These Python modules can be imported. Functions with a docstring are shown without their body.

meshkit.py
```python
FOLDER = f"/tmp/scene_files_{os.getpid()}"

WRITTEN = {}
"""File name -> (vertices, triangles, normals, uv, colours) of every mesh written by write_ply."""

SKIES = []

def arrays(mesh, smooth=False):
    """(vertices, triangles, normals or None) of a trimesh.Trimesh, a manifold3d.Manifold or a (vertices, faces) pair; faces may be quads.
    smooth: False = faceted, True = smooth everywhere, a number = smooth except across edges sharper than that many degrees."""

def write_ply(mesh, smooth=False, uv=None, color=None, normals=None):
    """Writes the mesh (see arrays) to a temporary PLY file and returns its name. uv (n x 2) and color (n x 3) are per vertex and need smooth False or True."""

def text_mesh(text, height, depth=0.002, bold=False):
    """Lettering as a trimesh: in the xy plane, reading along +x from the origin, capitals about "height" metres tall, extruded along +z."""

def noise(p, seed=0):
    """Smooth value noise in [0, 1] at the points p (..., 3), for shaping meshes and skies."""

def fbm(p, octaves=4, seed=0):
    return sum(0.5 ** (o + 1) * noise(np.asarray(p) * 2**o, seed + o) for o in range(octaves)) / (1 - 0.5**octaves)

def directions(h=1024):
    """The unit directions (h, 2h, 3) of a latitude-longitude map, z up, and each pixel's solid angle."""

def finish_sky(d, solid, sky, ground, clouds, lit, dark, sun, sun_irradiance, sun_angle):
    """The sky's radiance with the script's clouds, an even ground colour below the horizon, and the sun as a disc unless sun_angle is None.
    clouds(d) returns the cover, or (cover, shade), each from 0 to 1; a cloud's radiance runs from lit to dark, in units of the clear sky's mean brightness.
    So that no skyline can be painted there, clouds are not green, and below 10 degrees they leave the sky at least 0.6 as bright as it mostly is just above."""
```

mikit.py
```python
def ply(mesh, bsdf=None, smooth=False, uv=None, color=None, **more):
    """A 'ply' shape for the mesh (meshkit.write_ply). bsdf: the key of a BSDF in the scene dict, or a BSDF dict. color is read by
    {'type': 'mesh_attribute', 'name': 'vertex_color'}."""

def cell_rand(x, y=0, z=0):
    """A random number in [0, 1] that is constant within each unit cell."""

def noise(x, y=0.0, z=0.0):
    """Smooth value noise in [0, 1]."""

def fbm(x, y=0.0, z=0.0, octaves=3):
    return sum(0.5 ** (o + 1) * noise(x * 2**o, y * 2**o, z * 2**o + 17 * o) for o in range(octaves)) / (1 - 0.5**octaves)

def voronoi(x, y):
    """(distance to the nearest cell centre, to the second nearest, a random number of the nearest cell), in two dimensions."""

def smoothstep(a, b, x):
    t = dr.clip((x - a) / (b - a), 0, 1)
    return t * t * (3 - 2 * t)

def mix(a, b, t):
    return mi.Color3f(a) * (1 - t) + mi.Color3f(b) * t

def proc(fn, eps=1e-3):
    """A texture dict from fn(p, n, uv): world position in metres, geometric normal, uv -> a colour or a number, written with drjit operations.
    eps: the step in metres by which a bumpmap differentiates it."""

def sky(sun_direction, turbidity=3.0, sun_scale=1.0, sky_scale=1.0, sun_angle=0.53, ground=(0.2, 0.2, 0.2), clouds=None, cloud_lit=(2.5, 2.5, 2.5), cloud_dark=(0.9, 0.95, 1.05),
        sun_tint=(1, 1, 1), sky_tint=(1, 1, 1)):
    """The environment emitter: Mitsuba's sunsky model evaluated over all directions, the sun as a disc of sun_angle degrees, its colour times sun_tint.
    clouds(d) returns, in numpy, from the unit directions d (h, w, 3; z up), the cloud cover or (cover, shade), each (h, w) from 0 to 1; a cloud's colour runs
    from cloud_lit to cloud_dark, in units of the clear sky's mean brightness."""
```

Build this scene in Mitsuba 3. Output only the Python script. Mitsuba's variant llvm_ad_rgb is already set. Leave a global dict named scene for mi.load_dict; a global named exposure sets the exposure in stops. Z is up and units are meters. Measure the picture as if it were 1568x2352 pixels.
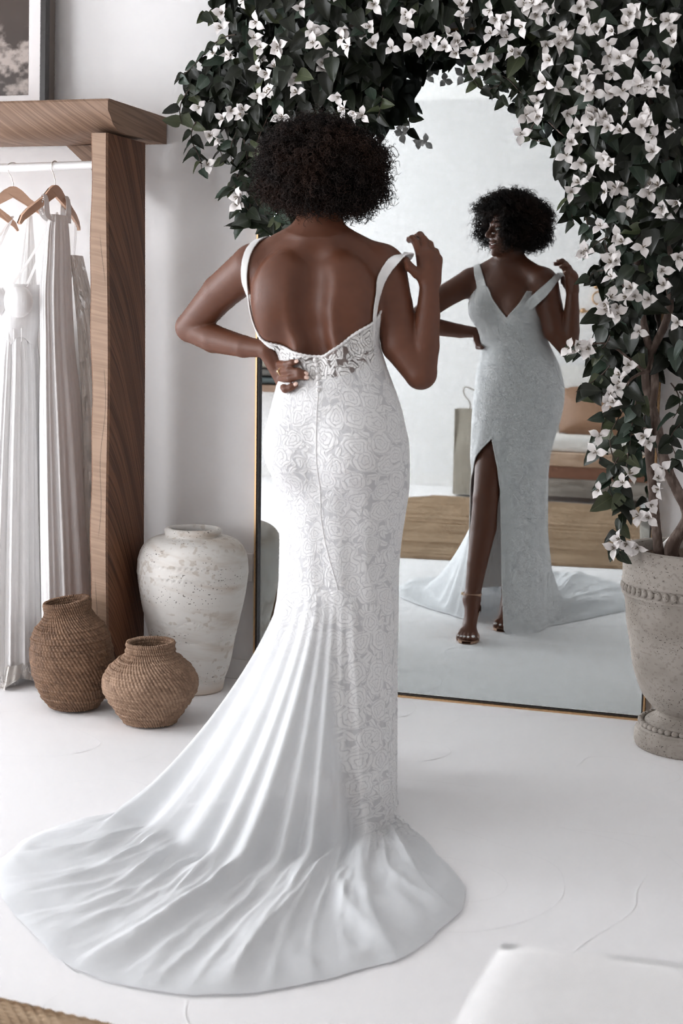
import math, os, random
import numpy as np, trimesh, manifold3d as m3
import mitsuba as mi, drjit as dr
import mikit, meshkit
from mikit import proc, noise, fbm, voronoi, smoothstep, mix, cell_rand
from shapely.geometry import Polygon
T = mi.ScalarTransform4f
PI = math.pi
scene, labels = {}, {}
rng = np.random.default_rng(7)

# ------------------------------------------------------------------ camera, light, exposure
exposure = -0.83
F_PX, PITCH, ROLL, YAW, CAM_H = 3391.8, .128867, .0211067, .302428, 1.31
R0 = np.array([math.cos(YAW), math.sin(YAW), 0]); F0 = np.array([-math.sin(YAW), math.cos(YAW), 0]); Z = np.array([0, 0, 1.])
FWD = F0 * math.cos(PITCH) - Z * math.sin(PITCH); UPC = Z * math.cos(PITCH) + F0 * math.sin(PITCH)
CRIGHT = R0 * math.cos(ROLL) + UPC * math.sin(ROLL); CUP = -R0 * math.sin(ROLL) + UPC * math.cos(ROLL)
CAM = np.array([0, 0, CAM_H])
scene['camera'] = {'type': 'thinlens', 'fov': math.degrees(2 * math.atan(784 / F_PX)), 'fov_axis': 'x', 'aperture_radius': .006, 'focus_distance': 4.7,
                   'near_clip': .05, 'far_clip': 60.0, 'to_world': T().look_at(origin=CAM.tolist(), target=(CAM + FWD).tolist(), up=CUP.tolist())}
WIN_L, WIN_B = 30.0, 14.0      # radiance of the daylight in the two side windows
ROOM = dict(x0=-7.0, x1=2.4, y0=-.32, y1=4.95, z1=2.66)
MIR_Y, MIR_TILT, MIR_X0, MIR_X1, MIR_H = 4.92724, .0155277, -1.84921, -.45815, 2.262

def at(px, py, **k):
    """The point on the plane x=, y= or z= seen at a pixel of the 1568 x 2352 frame."""
    d = FWD + CRIGHT * (px - 784) / F_PX + CUP * (1176 - py) / F_PX
    (ax, v), = k.items(); i = 'xyz'.index(ax)
    return CAM + d * (v - CAM[i]) / d[i]

# ------------------------------------------------------------------ helpers
def bsdf(key, d, two=True):
    scene[key] = {'type': 'twosided', 'bsdf': d} if two else d
    return key
def rgb(*c): return {'type': 'rgb', 'value': list(c)}
def prin(key, col, rough=.5, two=True, bump=None, bscale=1.0, **k):
    d = {'type': 'principled', 'base_color': col if isinstance(col, dict) else rgb(*col), 'roughness': rough, **k}
    if bump is not None: d = {'type': 'bumpmap', 'arbitrary': bump, 'scale': bscale, 'bsdf': d}
    return bsdf(key, d, two)
def numbered(name):
    if name not in scene and name not in labels and not any(k.startswith(name + '__') for k in scene): return name
    n = 1
    while True:
        k = f'{name}_{n:03d}'
        if k not in scene and k not in labels: return k
        n += 1
COUNT = {}
def fresh(name):
    """The next free key of a part or thing (fast for hundreds of repeats)."""
    n = COUNT.get(name, -1) + 1; COUNT[name] = n
    return name if n == 0 else f'{name}_{n:03d}'
def add(name, mesh, mat, parent=None, smooth=False, label=None, category=None, group=None, kind=None, **k):
    key = fresh(name if parent is None else parent + '__' + name)
    scene[key] = mikit.ply(mesh, mat, smooth=smooth, **k)
    lab(key, label, category, group, kind)
    return key
def put(name, shape, parent=None, **k):
    key = fresh(name if parent is None else parent + '__' + name)
    scene[key] = shape
    lab(key, **k)
    return key
def lab(key, label=None, category=None, group=None, kind=None):
    d = {a: b for a, b in (('label', label), ('category', category), ('group', group), ('kind', kind)) if b}
    if d: labels[key] = d
def thing(name, label, category, group=None):
    key = fresh(name); lab(key, label, category, group); return key
def box(x0, x1, y0, y1, z0, z1, bevel=0.0):
    if bevel <= 0:
        b = trimesh.creation.box((x1 - x0, y1 - y0, z1 - z0)); b.apply_translation(((x0 + x1) / 2, (y0 + y1) / 2, (z0 + z1) / 2)); return b
    pts = []
    b = bevel
    for sx in (0, 1):
        for sy in (0, 1):
            for sz in (0, 1):
                X, Y, ZZ = (x0, x1)[sx], (y0, y1)[sy], (z0, z1)[sz]; dx, dy, dz = (b, -b)[sx], (b, -b)[sy], (b, -b)[sz]
                pts += [(X, Y + dy, ZZ + dz), (X + dx, Y, ZZ + dz), (X + dx, Y + dy, ZZ)]
    return trimesh.convex.convex_hull(np.array(pts))
def cat(*ms): return trimesh.util.concatenate([m for g in ms for m in (g if isinstance(g, (list, tuple)) else [g])])
def grid_faces(nu, nv, wrap=False):
    i, j = np.meshgrid(np.arange(nv - 1), np.arange(nu if wrap else nu - 1), indexing='ij')
    a = i * nu + j; b = i * nu + (j + 1) % nu
    return np.concatenate([np.stack([a, b, b + nu], -1).reshape(-1, 3), np.stack([a, b + nu, a + nu], -1).reshape(-1, 3)])
def grid(P, wrap=False, flip=False):
    """P (nv, nu, 3) -> mesh"""
    nv, nu = P.shape[:2]; f = grid_faces(nu, nv, wrap)
    return trimesh.Trimesh(P.reshape(-1, 3), f[:, ::-1] if flip else f, process=False)
def spline(pts, n):
    from scipy.interpolate import PchipInterpolator
    p = np.asarray(pts, float); t = np.r_[0, np.cumsum(np.linalg.norm(np.diff(p[:, :2], axis=0), axis=1))]
    return PchipInterpolator(t, p)(np.linspace(0, t[-1], n))
def lathe(prof, n=64, c=(0, 0), disp=None):
    prof = np.asarray(prof, float); th = np.linspace(0, 2 * PI, n, endpoint=False)
    r, z = prof[:, 0][:, None], prof[:, 1][:, None] + 0 * th
    r = r + 0 * th
    if disp is not None: r = r + disp(np.arange(len(prof))[:, None] + 0 * th, th[None] + 0 * r, z)
    return grid(np.stack([c[0] + r * np.cos(th), c[1] + r * np.sin(th), z], -1), wrap=True)
def smooth_path(pts, n=24):
    from scipy.interpolate import CubicSpline
    p = np.asarray(pts, float)
    if len(p) < 3: return p[0] + (p[-1] - p[0]) * np.linspace(0, 1, n)[:, None]
    t = np.r_[0, np.cumsum(np.linalg.norm(np.diff(p, axis=0), axis=1))]
    return CubicSpline(t, p)(np.linspace(0, t[-1], n))
def frames(p):
    t = np.gradient(p, axis=0); t /= np.linalg.norm(t, axis=1, keepdims=True) + 1e-12
    a = np.cross(t[0], [0, 0, 1.] if abs(t[0][2]) < .9 else [1., 0, 0]); A = []
    for k in range(len(p)):
        a = a - t[k] * (a @ t[k]); a /= np.linalg.norm(a) + 1e-12; A.append(a)
    A = np.array(A); return t, A, np.cross(t, A)
def tube(pts, rad, sides=8, n=None, caps=True):
    p = smooth_path(pts, n) if n else np.asarray(pts, float)
    r = np.interp(np.linspace(0, 1, len(p)), np.linspace(0, 1, len(np.atleast_1d(rad))), np.atleast_1d(rad))
    t, a, b = frames(p); g = np.linspace(0, 2 * PI, sides, endpoint=False)
    P = p[:, None] + r[:, None, None] * (np.cos(g)[None, :, None] * a[:, None] + np.sin(g)[None, :, None] * b[:, None])
    m = grid(P, wrap=True)
    if caps:
        v = np.vstack([m.vertices, p[:1], p[-1:]]); nv = len(m.vertices); k = np.arange(sides)
        f = np.vstack([m.faces, np.stack([(k + 1) % sides, k, 0 * k + nv], 1), np.stack([nv - sides + k, nv - sides + (k + 1) % sides, 0 * k + nv + 1], 1)])
        m = trimesh.Trimesh(v, f, process=False)
    return m
def ribbon(P, W, thick=0.0):
    """A band along points P with half-width vectors W."""
    P, W = np.asarray(P, float), np.asarray(W, float)
    if thick <= 0: return grid(np.stack([P - W, P, P + W], 1))
    t = np.gradient(P, axis=0); N = np.cross(t, W); N /= np.linalg.norm(N, axis=1, keepdims=True) + 1e-12; N = N * thick / 2
    return grid(np.stack([P - W - N * .3, P - W * .85 - N, P + W * .85 - N, P + W + N * -.3, P + W + N * .3, P + W * .85 + N, P - W * .85 + N, P - W + N * .3], 1), wrap=True)
def ball(c, r, sub=2):
    m = trimesh.creation.icosphere(subdivisions=sub); m.apply_scale(np.asarray(r, float) * np.ones(3)); m.apply_translation(c); return m

# ------------------------------------------------------------------ shared materials
def f_wall(p, n, uv): 
    return mi.Color3f(.815, .805, .80) * (0.985 + .03 * fbm(p.x * 2.1, p.y * 2.1 + p.z * 2.3))
prin('mat_wall', proc(f_wall), .9, specular=.15)
prin('mat_ceiling', (.80, .80, .79), .95, specular=.1)
def trowel(p):
    """Fine arcs left by the trowel in the plaster floor."""
    d1, d2, rr = voronoi(p.x * 1.35 + .35 * noise(p.x * 3, p.y * 3), p.y * 1.35 + .3 * noise(p.x * 2.5 + 9, p.y * 2.5))
    ring = dr.abs(dr.sin((d1 + .1 * rr) * 11.0)); line = 1 - smoothstep(0.0, .035, ring)
    return line * smoothstep(.42, .58, noise(p.x * 2.2 + 40 * rr, p.y * 2.2))
def f_floor(p, n, uv):
    c = mi.Color3f(.835, .825, .83) * (.975 + .05 * fbm(p.x * 1.7, p.y * 1.7, 0, 4))
    return c * (1 - .06 * trowel(p))
prin('mat_floor', proc(f_floor), .62, specular=.3, bump=proc(lambda p, n, uv: 0.0022 * trowel(p) + .0014 * fbm(p.x * 3, p.y * 3, 0, 4), eps=2e-3), bscale=1.0)
prin('mat_trim', (.79, .775, .76), .6, specular=.3)

# ------------------------------------------------------------------ the room
R = ROOM
def struct(name, mesh, mat, parent=None, smooth=False, **k): return add(name, mesh, mat, parent, smooth, kind=None if parent else 'structure', **k)
flo = fresh('floor'); lab(flo, kind='structure')
# poured floor in two fields that meet at a hairline joint
for pl in ([(R['x0'], R['y0']), (R['x1'], R['y0']), (R['x1'], R['y1']), (-1.40, R['y1']), (-1.0945, 3.98), (-1.198, 4.252), (-1.7, 5.0 - .05), (-2.478, 4.95), (-2.5075, 4.536), (-2.5285, 4.292), (-2.56, 3.9), (-4.9, 3.9)],):
    add('slab', trimesh.creation.box((R['x1'] - R['x0'], R['y1'] - R['y0'], .05)).apply_translation(((R['x0'] + R['x1']) / 2, (R['y0'] + R['y1']) / 2, -.025)), 'mat_floor', flo)
struct('ceiling', box(R['x0'], R['x1'], R['y0'], R['y1'], R['z1'], R['z1'] + .08), 'mat_ceiling')
struct('wall_back', box(R['x0'], R['x1'], R['y1'], R['y1'] + .12, 0, R['z1']), 'mat_wall', label='white wall behind the tall mirror')
FW = (-6.5, -4.35, .12, 2.48)
struct('wall_front', trimesh.creation.extrude_polygon(Polygon([(R['x0'], 0), (R['x1'], 0), (R['x1'], R['z1']), (R['x0'], R['z1'])], [[(FW[0], FW[2]), (FW[1], FW[2]), (FW[1], FW[3]), (FW[0], FW[3])]]), .12, engine='earcut').apply_transform(np.array([[1, 0, 0, 0], [0, 0, -1, R['y0']], [0, 1, 0, 0], [0, 0, 0, 1.]])), 'mat_wall', label='white wall seen in the mirror behind the daybed')
win = fresh('window_2'); lab(win, kind='structure', label='tall window of bright daylight in the front wall')
for k in range(3): add('mullion', box((xx := FW[0] + (FW[1] - FW[0]) * k / 2) - .022, xx + .022, R['y0'] - .09, R['y0'] - .02, FW[2], FW[3], .004), 'mat_trim', win)
for zz in (FW[2], FW[3]): add('rail', box(FW[0], FW[1], R['y0'] - .09, R['y0'] - .02, zz - .022, zz + .022, .004), 'mat_trim', win)
for k in range(2):
    p0, p1 = FW[0] + (FW[1] - FW[0]) * k / 2, FW[0] + (FW[1] - FW[0]) * (k + 1) / 2; yy = R['y0'] - .06
    scene[add('pane', (np.array([[p0, yy, FW[2]], [p0, yy, FW[3]], [p1, yy, FW[3]], [p1, yy, FW[2]]]), np.array([[0, 1, 2, 3]])), 'mat_trim', win)]['emitter'] = {'type': 'area', 'radiance': rgb(.965 * WIN_B, WIN_B, 1.055 * WIN_B)}
struct('wall_right', box(R['x1'], R['x1'] + .12, R['y0'], R['y1'], 0, R['z1']), 'mat_wall')
# side wall and front wall, each with a daylight window
x0 = R['x0']; WINS = ((2.0, 3.55, .85, 2.35, WIN_L),)
struct('wall_left', trimesh.creation.extrude_polygon(Polygon([(R['y0'], 0), (R['y1'], 0), (R['y1'], R['z1']), (R['y0'], R['z1'])], [[(q[0], q[2]), (q[1], q[2]), (q[1], q[3]), (q[0], q[3])] for q in WINS]), .12, engine='earcut').apply_transform(np.array([[0, 0, 1, x0 - .12], [1, 0, 0, 0], [0, 1, 0, 0], [0, 0, 0, 1.]])), 'mat_wall')
for wn, (ya_, yb_, za_, zb_, L_) in enumerate(WINS):
    win = fresh(f'window_{wn + 1}'); lab(win, kind='structure', label='tall window of bright daylight in the side wall')
    for k in range(3): add('mullion', box(x0 - .09, x0 - .02, (yy := ya_ + (yb_ - ya_) * k / 2) - .022, yy + .022, za_, zb_, .004), 'mat_trim', win)
    for zz in (za_, zb_): add('rail', box(x0 - .09, x0 - .02, ya_, yb_, zz - .022, zz + .022, .004), 'mat_trim', win)
    for k in range(2):
        p0, p1 = ya_ + (yb_ - ya_) * k / 2, ya_ + (yb_ - ya_) * (k + 1) / 2
        scene[add('pane', (np.array([[x0 - .06, p0, za_], [x0 - .06, p1, za_], [x0 - .06, p1, zb_], [x0 - .06, p0, zb_]]), np.array([[0, 1, 2, 3]])), 'mat_trim', win)]['emitter'] = {'type': 'area', 'radiance': rgb(.965 * L_, L_, 1.055 * L_)}
for nm, a in (('baseboard_back', (R['x0'], R['x1'], R['y1'] - .016, R['y1'] + .01)), ('baseboard_front', (-4.3, R['x1'], R['y0'] - .01, R['y0'] + .014))):
    if nm == 'baseboard_back':
        struct(nm, cat(box(a[0], MIR_X0 - .02, a[2], a[3], 0, .072, .003), box(MIR_X1 + .02, a[1], a[2], a[3], 0, .072, .003)), 'mat_trim')
    else: struct(nm, box(*a, 0, .07, .003), 'mat_trim')
# wall plate half hidden by the jar
op = thing('wall_plate', 'flush white wall plate between the pale jar and the mirror', 'wall plate')
add('plate', box(-1.965, -1.873, 4.941, 4.9499, .362, .468, .003), 'mat_trim', op)
add('rocker', box(-1.945, -1.893, 4.9385, 4.945, .385, .445, .002), 'mat_trim', op)

# ------------------------------------------------------------------ mirror
bsdf('mat_brass', {'type': 'roughconductor', 'material': 'none', 'alpha': .22, 'specular_reflectance': rgb(.56, .35, .19)})
bsdf('mat_mirror', {'type': 'conductor', 'material': 'none', 'specular_reflectance': rgb(.76, .80, .80)})
prin('mat_black', (.012, .010, .009), .45)
mir = thing('standing_mirror', 'tall rectangular mirror with a thin brass frame standing against the white wall', 'mirror')
tl = math.tan(MIR_TILT)
def tilt(m):
    v = np.array(m.vertices); v[:, 1] -= (v[:, 2]) * tl; return trimesh.Trimesh(v, m.faces, process=False)
yg = MIR_Y
gl = grid(np.array([[[MIR_X0 + .008, yg, .012], [MIR_X1 - .008, yg, .012]], [[MIR_X0 + .008, yg, MIR_H - .008], [MIR_X1 - .008, yg, MIR_H - .008]]]))
add('glass', tilt(gl), 'mat_mirror', mir, label='mirror glass')
fd = .022  # how far the frame stands proud of the glass
for nm, b in (('frame_side', (MIR_X0 - .004, MIR_X0 + .002, yg - fd, yg + .012, 0.0, MIR_H + .004)), ('frame_side', (MIR_X1 - .002, MIR_X1 + .004, yg - fd, yg + .012, 0.0, MIR_H + .004)),
              ('frame_rail', (MIR_X0 + .002, MIR_X1 - .002, yg - fd, yg + .012, 0.0, .006)), ('frame_rail', (MIR_X0 + .002, MIR_X1 - .002, yg - fd, yg + .012, MIR_H - .002, MIR_H + .004))):
    add(nm, tilt(box(*b)), 'mat_brass', mir, label='brass frame bar')
for b in ((MIR_X0 + .002, MIR_X0 + .0075, yg - .016, yg + .004, .006, MIR_H - .002), (MIR_X1 - .0075, MIR_X1 - .002, yg - .016, yg + .004, .006, MIR_H - .002),
          (MIR_X0 + .0075, MIR_X1 - .0075, yg - .008, yg + .004, .006, .0095), (MIR_X0 + .0075, MIR_X1 - .0075, yg - .016, yg + .004, MIR_H - .009, MIR_H - .002)):
    add('inner_lip', tilt(box(*b)), 'mat_black', mir, label='black inner edge')

# ------------------------------------------------------------------ wooden rack
def f_post(p, n, uv):
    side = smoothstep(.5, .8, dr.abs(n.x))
    w = p.z + 3.4 * dr.square(p.y - 4.44) + .55 * (p.y - 4.5) + .035 * fbm(p.y * 7, p.z * 3)
    g1 = .30 * noise(w * 60, p.y * 5, p.x * 4) + .38 * noise(w * 165, p.y * 9) + .32 * fbm(w * 13, p.y * 3)
    wf = p.z * 1.0 + .16 * p.x + .005 * fbm(p.x * 20, p.z * 5)
    g2 = .45 * noise(wf * 240, p.x * 5) + .3 * noise(wf * 75 + 7, p.x * 9) + .25 * fbm(wf * 9, p.x * 6)
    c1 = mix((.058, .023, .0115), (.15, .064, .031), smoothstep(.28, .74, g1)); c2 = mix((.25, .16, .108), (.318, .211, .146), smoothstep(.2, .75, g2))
    crack = 1 - smoothstep(.0, .0022, dr.abs(p.x + 2.262 + .018 * dr.sin(p.z * 3.1 + 1) + .006 * dr.sin(p.z * 17)))
    c2 = c2 * (1 - .55 * crack * smoothstep(.45, .6, noise(p.z * 4.0)))
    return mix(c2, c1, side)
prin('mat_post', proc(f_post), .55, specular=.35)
def f_beam(p, n, uv):
    w = p.x * .80 + p.z * 1.1 + .1 * p.y + .008 * fbm(p.x * 5, p.z * 9, p.y * 5)
    g = .42 * noise(w * 210, p.y * 6) + .28 * noise(w * 70, p.y * 6) + .3 * fbm(w * 9, p.y * 3, p.z * 4)
    c = mix((.155, .09, .058), (.24, .15, .102), smoothstep(.25, .72, g))
    knot = dr.sqrt(dr.square(p.x + 2.66) + dr.square(p.z - 1.985))
    return mix((.12, .062, .042), c, smoothstep(.0085, .0105, knot))
prin('mat_beam', proc(f_beam), .55, specular=.35)
prin('mat_white_rod', (.82, .82, .82), .35)
rk = thing('clothes_rack', 'heavy rough timber clothes rack with a white rail against the wall', 'clothes rack')
# thick slab shelf: upright front, hollowed underside, square end
prof = [(4.94, 1.919), (4.94, 2.012), (4.485, 2.012), (4.478, 2.004), (4.476, 1.975), (4.484, 1.945), (4.505, 1.920), (4.54, 1.905), (4.60, 1.900), (4.75, 1.905)]
nx = 60; xs = np.linspace(-4.2, -2.222, nx); P = []
for xx in xs:
    wv = .006 * math.sin(xx * 5.1) + .004 * math.sin(xx * 11 + 1)
    P.append([(xx, y + (wv if z < 1.96 else 0) * (1 if y < 4.8 else 0), z + (wv * 1.4 if z < 1.95 and y < 4.8 else 0)) for y, z in prof])
P = np.array(P); bm = grid(P, wrap=True); npf = len(prof)
cap = trimesh.Trimesh(bm.vertices, np.vstack([bm.faces, [[(nx - 1) * npf, (nx - 1) * npf + k + 1, (nx - 1) * npf + k] for k in range(1, npf - 1)], [[0, k, k + 1] for k in range(1, npf - 1)]]), process=False)
trimesh.repair.fix_normals(cap)
add('shelf', cap, 'mat_beam', rk, smooth=35, label='thick live timber shelf beam')
# upright: a plank set on edge, slightly wavy front arrises
nz = 40; zs = np.linspace(0, 1.905, nz); P = []
for zz in zs:
    a = .0035 * math.sin(zz * 7 + 1) + .002 * math.sin(zz * 19); b = .004 * math.sin(zz * 5 + 2)
    P.append([(-2.298 + a, 4.505, zz), (-2.292 + a, 4.499, zz), (-2.237 + b, 4.499, zz), (-2.231 + b, 4.505, zz), (-2.231 + .3 * b, 4.785, zz), (-2.235, 4.79, zz), (-2.294, 4.79, zz), (-2.298, 4.785, zz)])
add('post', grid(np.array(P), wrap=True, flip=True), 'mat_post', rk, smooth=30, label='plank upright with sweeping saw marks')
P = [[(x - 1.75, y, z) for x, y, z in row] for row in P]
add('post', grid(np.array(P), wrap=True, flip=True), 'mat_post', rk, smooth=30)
# brace between beam and post
br = trimesh.creation.extrude_polygon(Polygon([(-2.545, 1.903), (-2.298, 1.69), (-2.298, 1.80), (-2.42, 1.903)]), .055, engine='earcut')
v = np.array(br.vertices); br = trimesh.Trimesh(np.c_[v[:, 0], 4.80 + v[:, 2] - .0, v[:, 1]], br.faces[:, ::-1], process=False)
add('brace', br, 'mat_beam', rk, label='diagonal wooden brace')
ROD_Y, ROD_R = 4.70, .0145
rodz = lambda x: 1.824 + (x + 2.4) * .02
add('rail', tube([(-4.05, ROD_Y, rodz(-4.05)), (-2.297, ROD_Y, rodz(-2.297))], ROD_R, 20), 'mat_white_rod', rk, smooth=40, label='round white hanging rail')

# ------------------------------------------------------------------ framed photograph on the shelf
def f_photo(p, n, uv):
    h = (p.z - 2.08)
    c = fbm(p.x * 55, p.z * 75, 0, 4); c2 = fbm(p.x * 9, p.z * 13, 3, 3)
    v = .5 * c + .5 * smoothstep(.3, .7, c2)
    grass = mix((.035, .02, .014), (.36, .30, .27), smoothstep(.42, .85, v))
    return mix(grass, (.045, .028, .021), smoothstep(.22, .33, h + .06 * c2))
prin('mat_photo', proc(f_photo), .35, specular=.4)
prin('mat_mat', (.74, .70, .69), .8)
prin('mat_frame', (.02, .016, .014), .35)
prin('mat_frame_side', (.075, .056, .045), .5)
pf = thing('framed_picture', 'black framed sepia photograph with a wide white mount standing on the timber shelf', 'picture')
px1, px0, pz0, pz1, pyb = -2.645, -3.55, 2.0125, 2.63, 4.83
def lean(m):
    v = np.array(m.vertices); v[:, 1] += (v[:, 2] - pz0) * .03; return trimesh.Trimesh(v, m.faces, process=False)
fw = .022
for b in ((px0, px0 + fw, pz0, pz1), (px1 - fw, px1, pz0, pz1)): add('frame_side', lean(box(b[0], b[1], pyb, pyb + .03, b[2], b[3], .001)), 'mat_frame', pf)
for b in ((px0 + fw, px1 - fw, pz0, pz0 + fw), (px0 + fw, px1 - fw, pz1 - fw, pz1)): add('frame_rail', lean(box(b[0], b[1], pyb, pyb + .03, b[2], b[3], .001)), 'mat_frame', pf)
add('backing', lean(box(px0 + .002, px1 - .001, pyb + .03, pyb + .07, pz0, pz1)), 'mat_frame_side', pf)
add('mount', lean(box(px0 + fw, px1 - fw, pyb + .012, pyb + .029, pz0 + fw, pz1 - fw)), 'mat_mat', pf, label='white mount')
add('print', lean(box(px0 + fw + .09, px1 - fw - .052, pyb + .0105, pyb + .013, pz0 + .075, pz1 - .06)), 'mat_photo', pf, label='sepia photograph of grassy ground')

# ------------------------------------------------------------------ tall pale jar
def f_jar(p, n, uv):
    st = fbm(p.x * 6, p.y * 6, p.z * 26 + 6 * p.x, 4); sp = fbm(p.x * 60, p.y * 60, p.z * 60, 2); pit = smoothstep(.80, .86, noise(p.x * 190, p.y * 190, p.z * 190)) * smoothstep(.5, .66, noise(p.x * 9, p.y * 9, p.z * 14))
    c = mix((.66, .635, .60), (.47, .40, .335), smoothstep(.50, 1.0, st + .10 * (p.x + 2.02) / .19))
    c = mix(c, (.42, .36, .30), .55 * smoothstep(.56, .7, sp) * smoothstep(.42, .6, noise(p.x * 7, p.y * 7, p.z * 11 + 5)))
    c = mix(c, (.52, .40, .31), .6 * smoothstep(.05, .0, p.z))
    return mix(c, (.10, .08, .07), pit * .8)
prin('mat_jar', proc(f_jar), .85, specular=.15, bump=proc(lambda p, n, uv: .0022 * fbm(p.x * 40, p.y * 40, p.z * 60, 3)), bscale=1.0)
JC = (-2.022, 4.74)
pr = spline([(.10, 0), (.108, .004), (.113, .03), (.128, .10), (.147, .18), (.166, .26), (.181, .33), (.19, .39), (.1935, .435), (.190, .475), (.176, .512), (.152, .536), (.122, .548), (.101, .551), (.0955, .556), (.098, .565), (.0985, .572), (.094, .579), (.084, .580), (.077, .574), (.076, .56), (.082, .54), (.13, .515), (.165, .45), (.16, .3), (.10, .03), (0.001, .02)], 260)
def jdisp(i, th, z):
    d = .0022 * (meshkit.fbm(np.stack([np.cos(th) * 2.2, np.sin(th) * 2.2, z * 14], -1), 3) - .5) + .0016 * np.sin(th * 2 + 1)
    outer = (i < 150)
    for zb, am in ((.462, 1), (.418, 1)):
        d = d - outer * .0028 * np.exp(-((z - zb - .002 * np.sin(th * 3)) / .0022) ** 2) * (.55 + .45 * np.sign(np.sin(th * 58)))
        d = d + outer * .0015 * np.exp(-((z - zb - .006) / .004) ** 2)
    d = d - outer * .0026 * np.exp(-((z - .262 - .010 * np.sin(th * 9) - .004 * np.sin(th * 4)) / .0017) ** 2)
    d = d - outer * .0018 * np.exp(-((z - .278) / .0015) ** 2) - outer * .0018 * np.exp(-((z - .246 - .003 * np.sin(th * 2)) / .0015) ** 2)
    return d
add('ceramic_jar', lathe(pr, 360, JC, jdisp), 'mat_jar', smooth=True, label='tall whitewashed clay jar with incised bands beside the mirror', category='jar')

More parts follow.
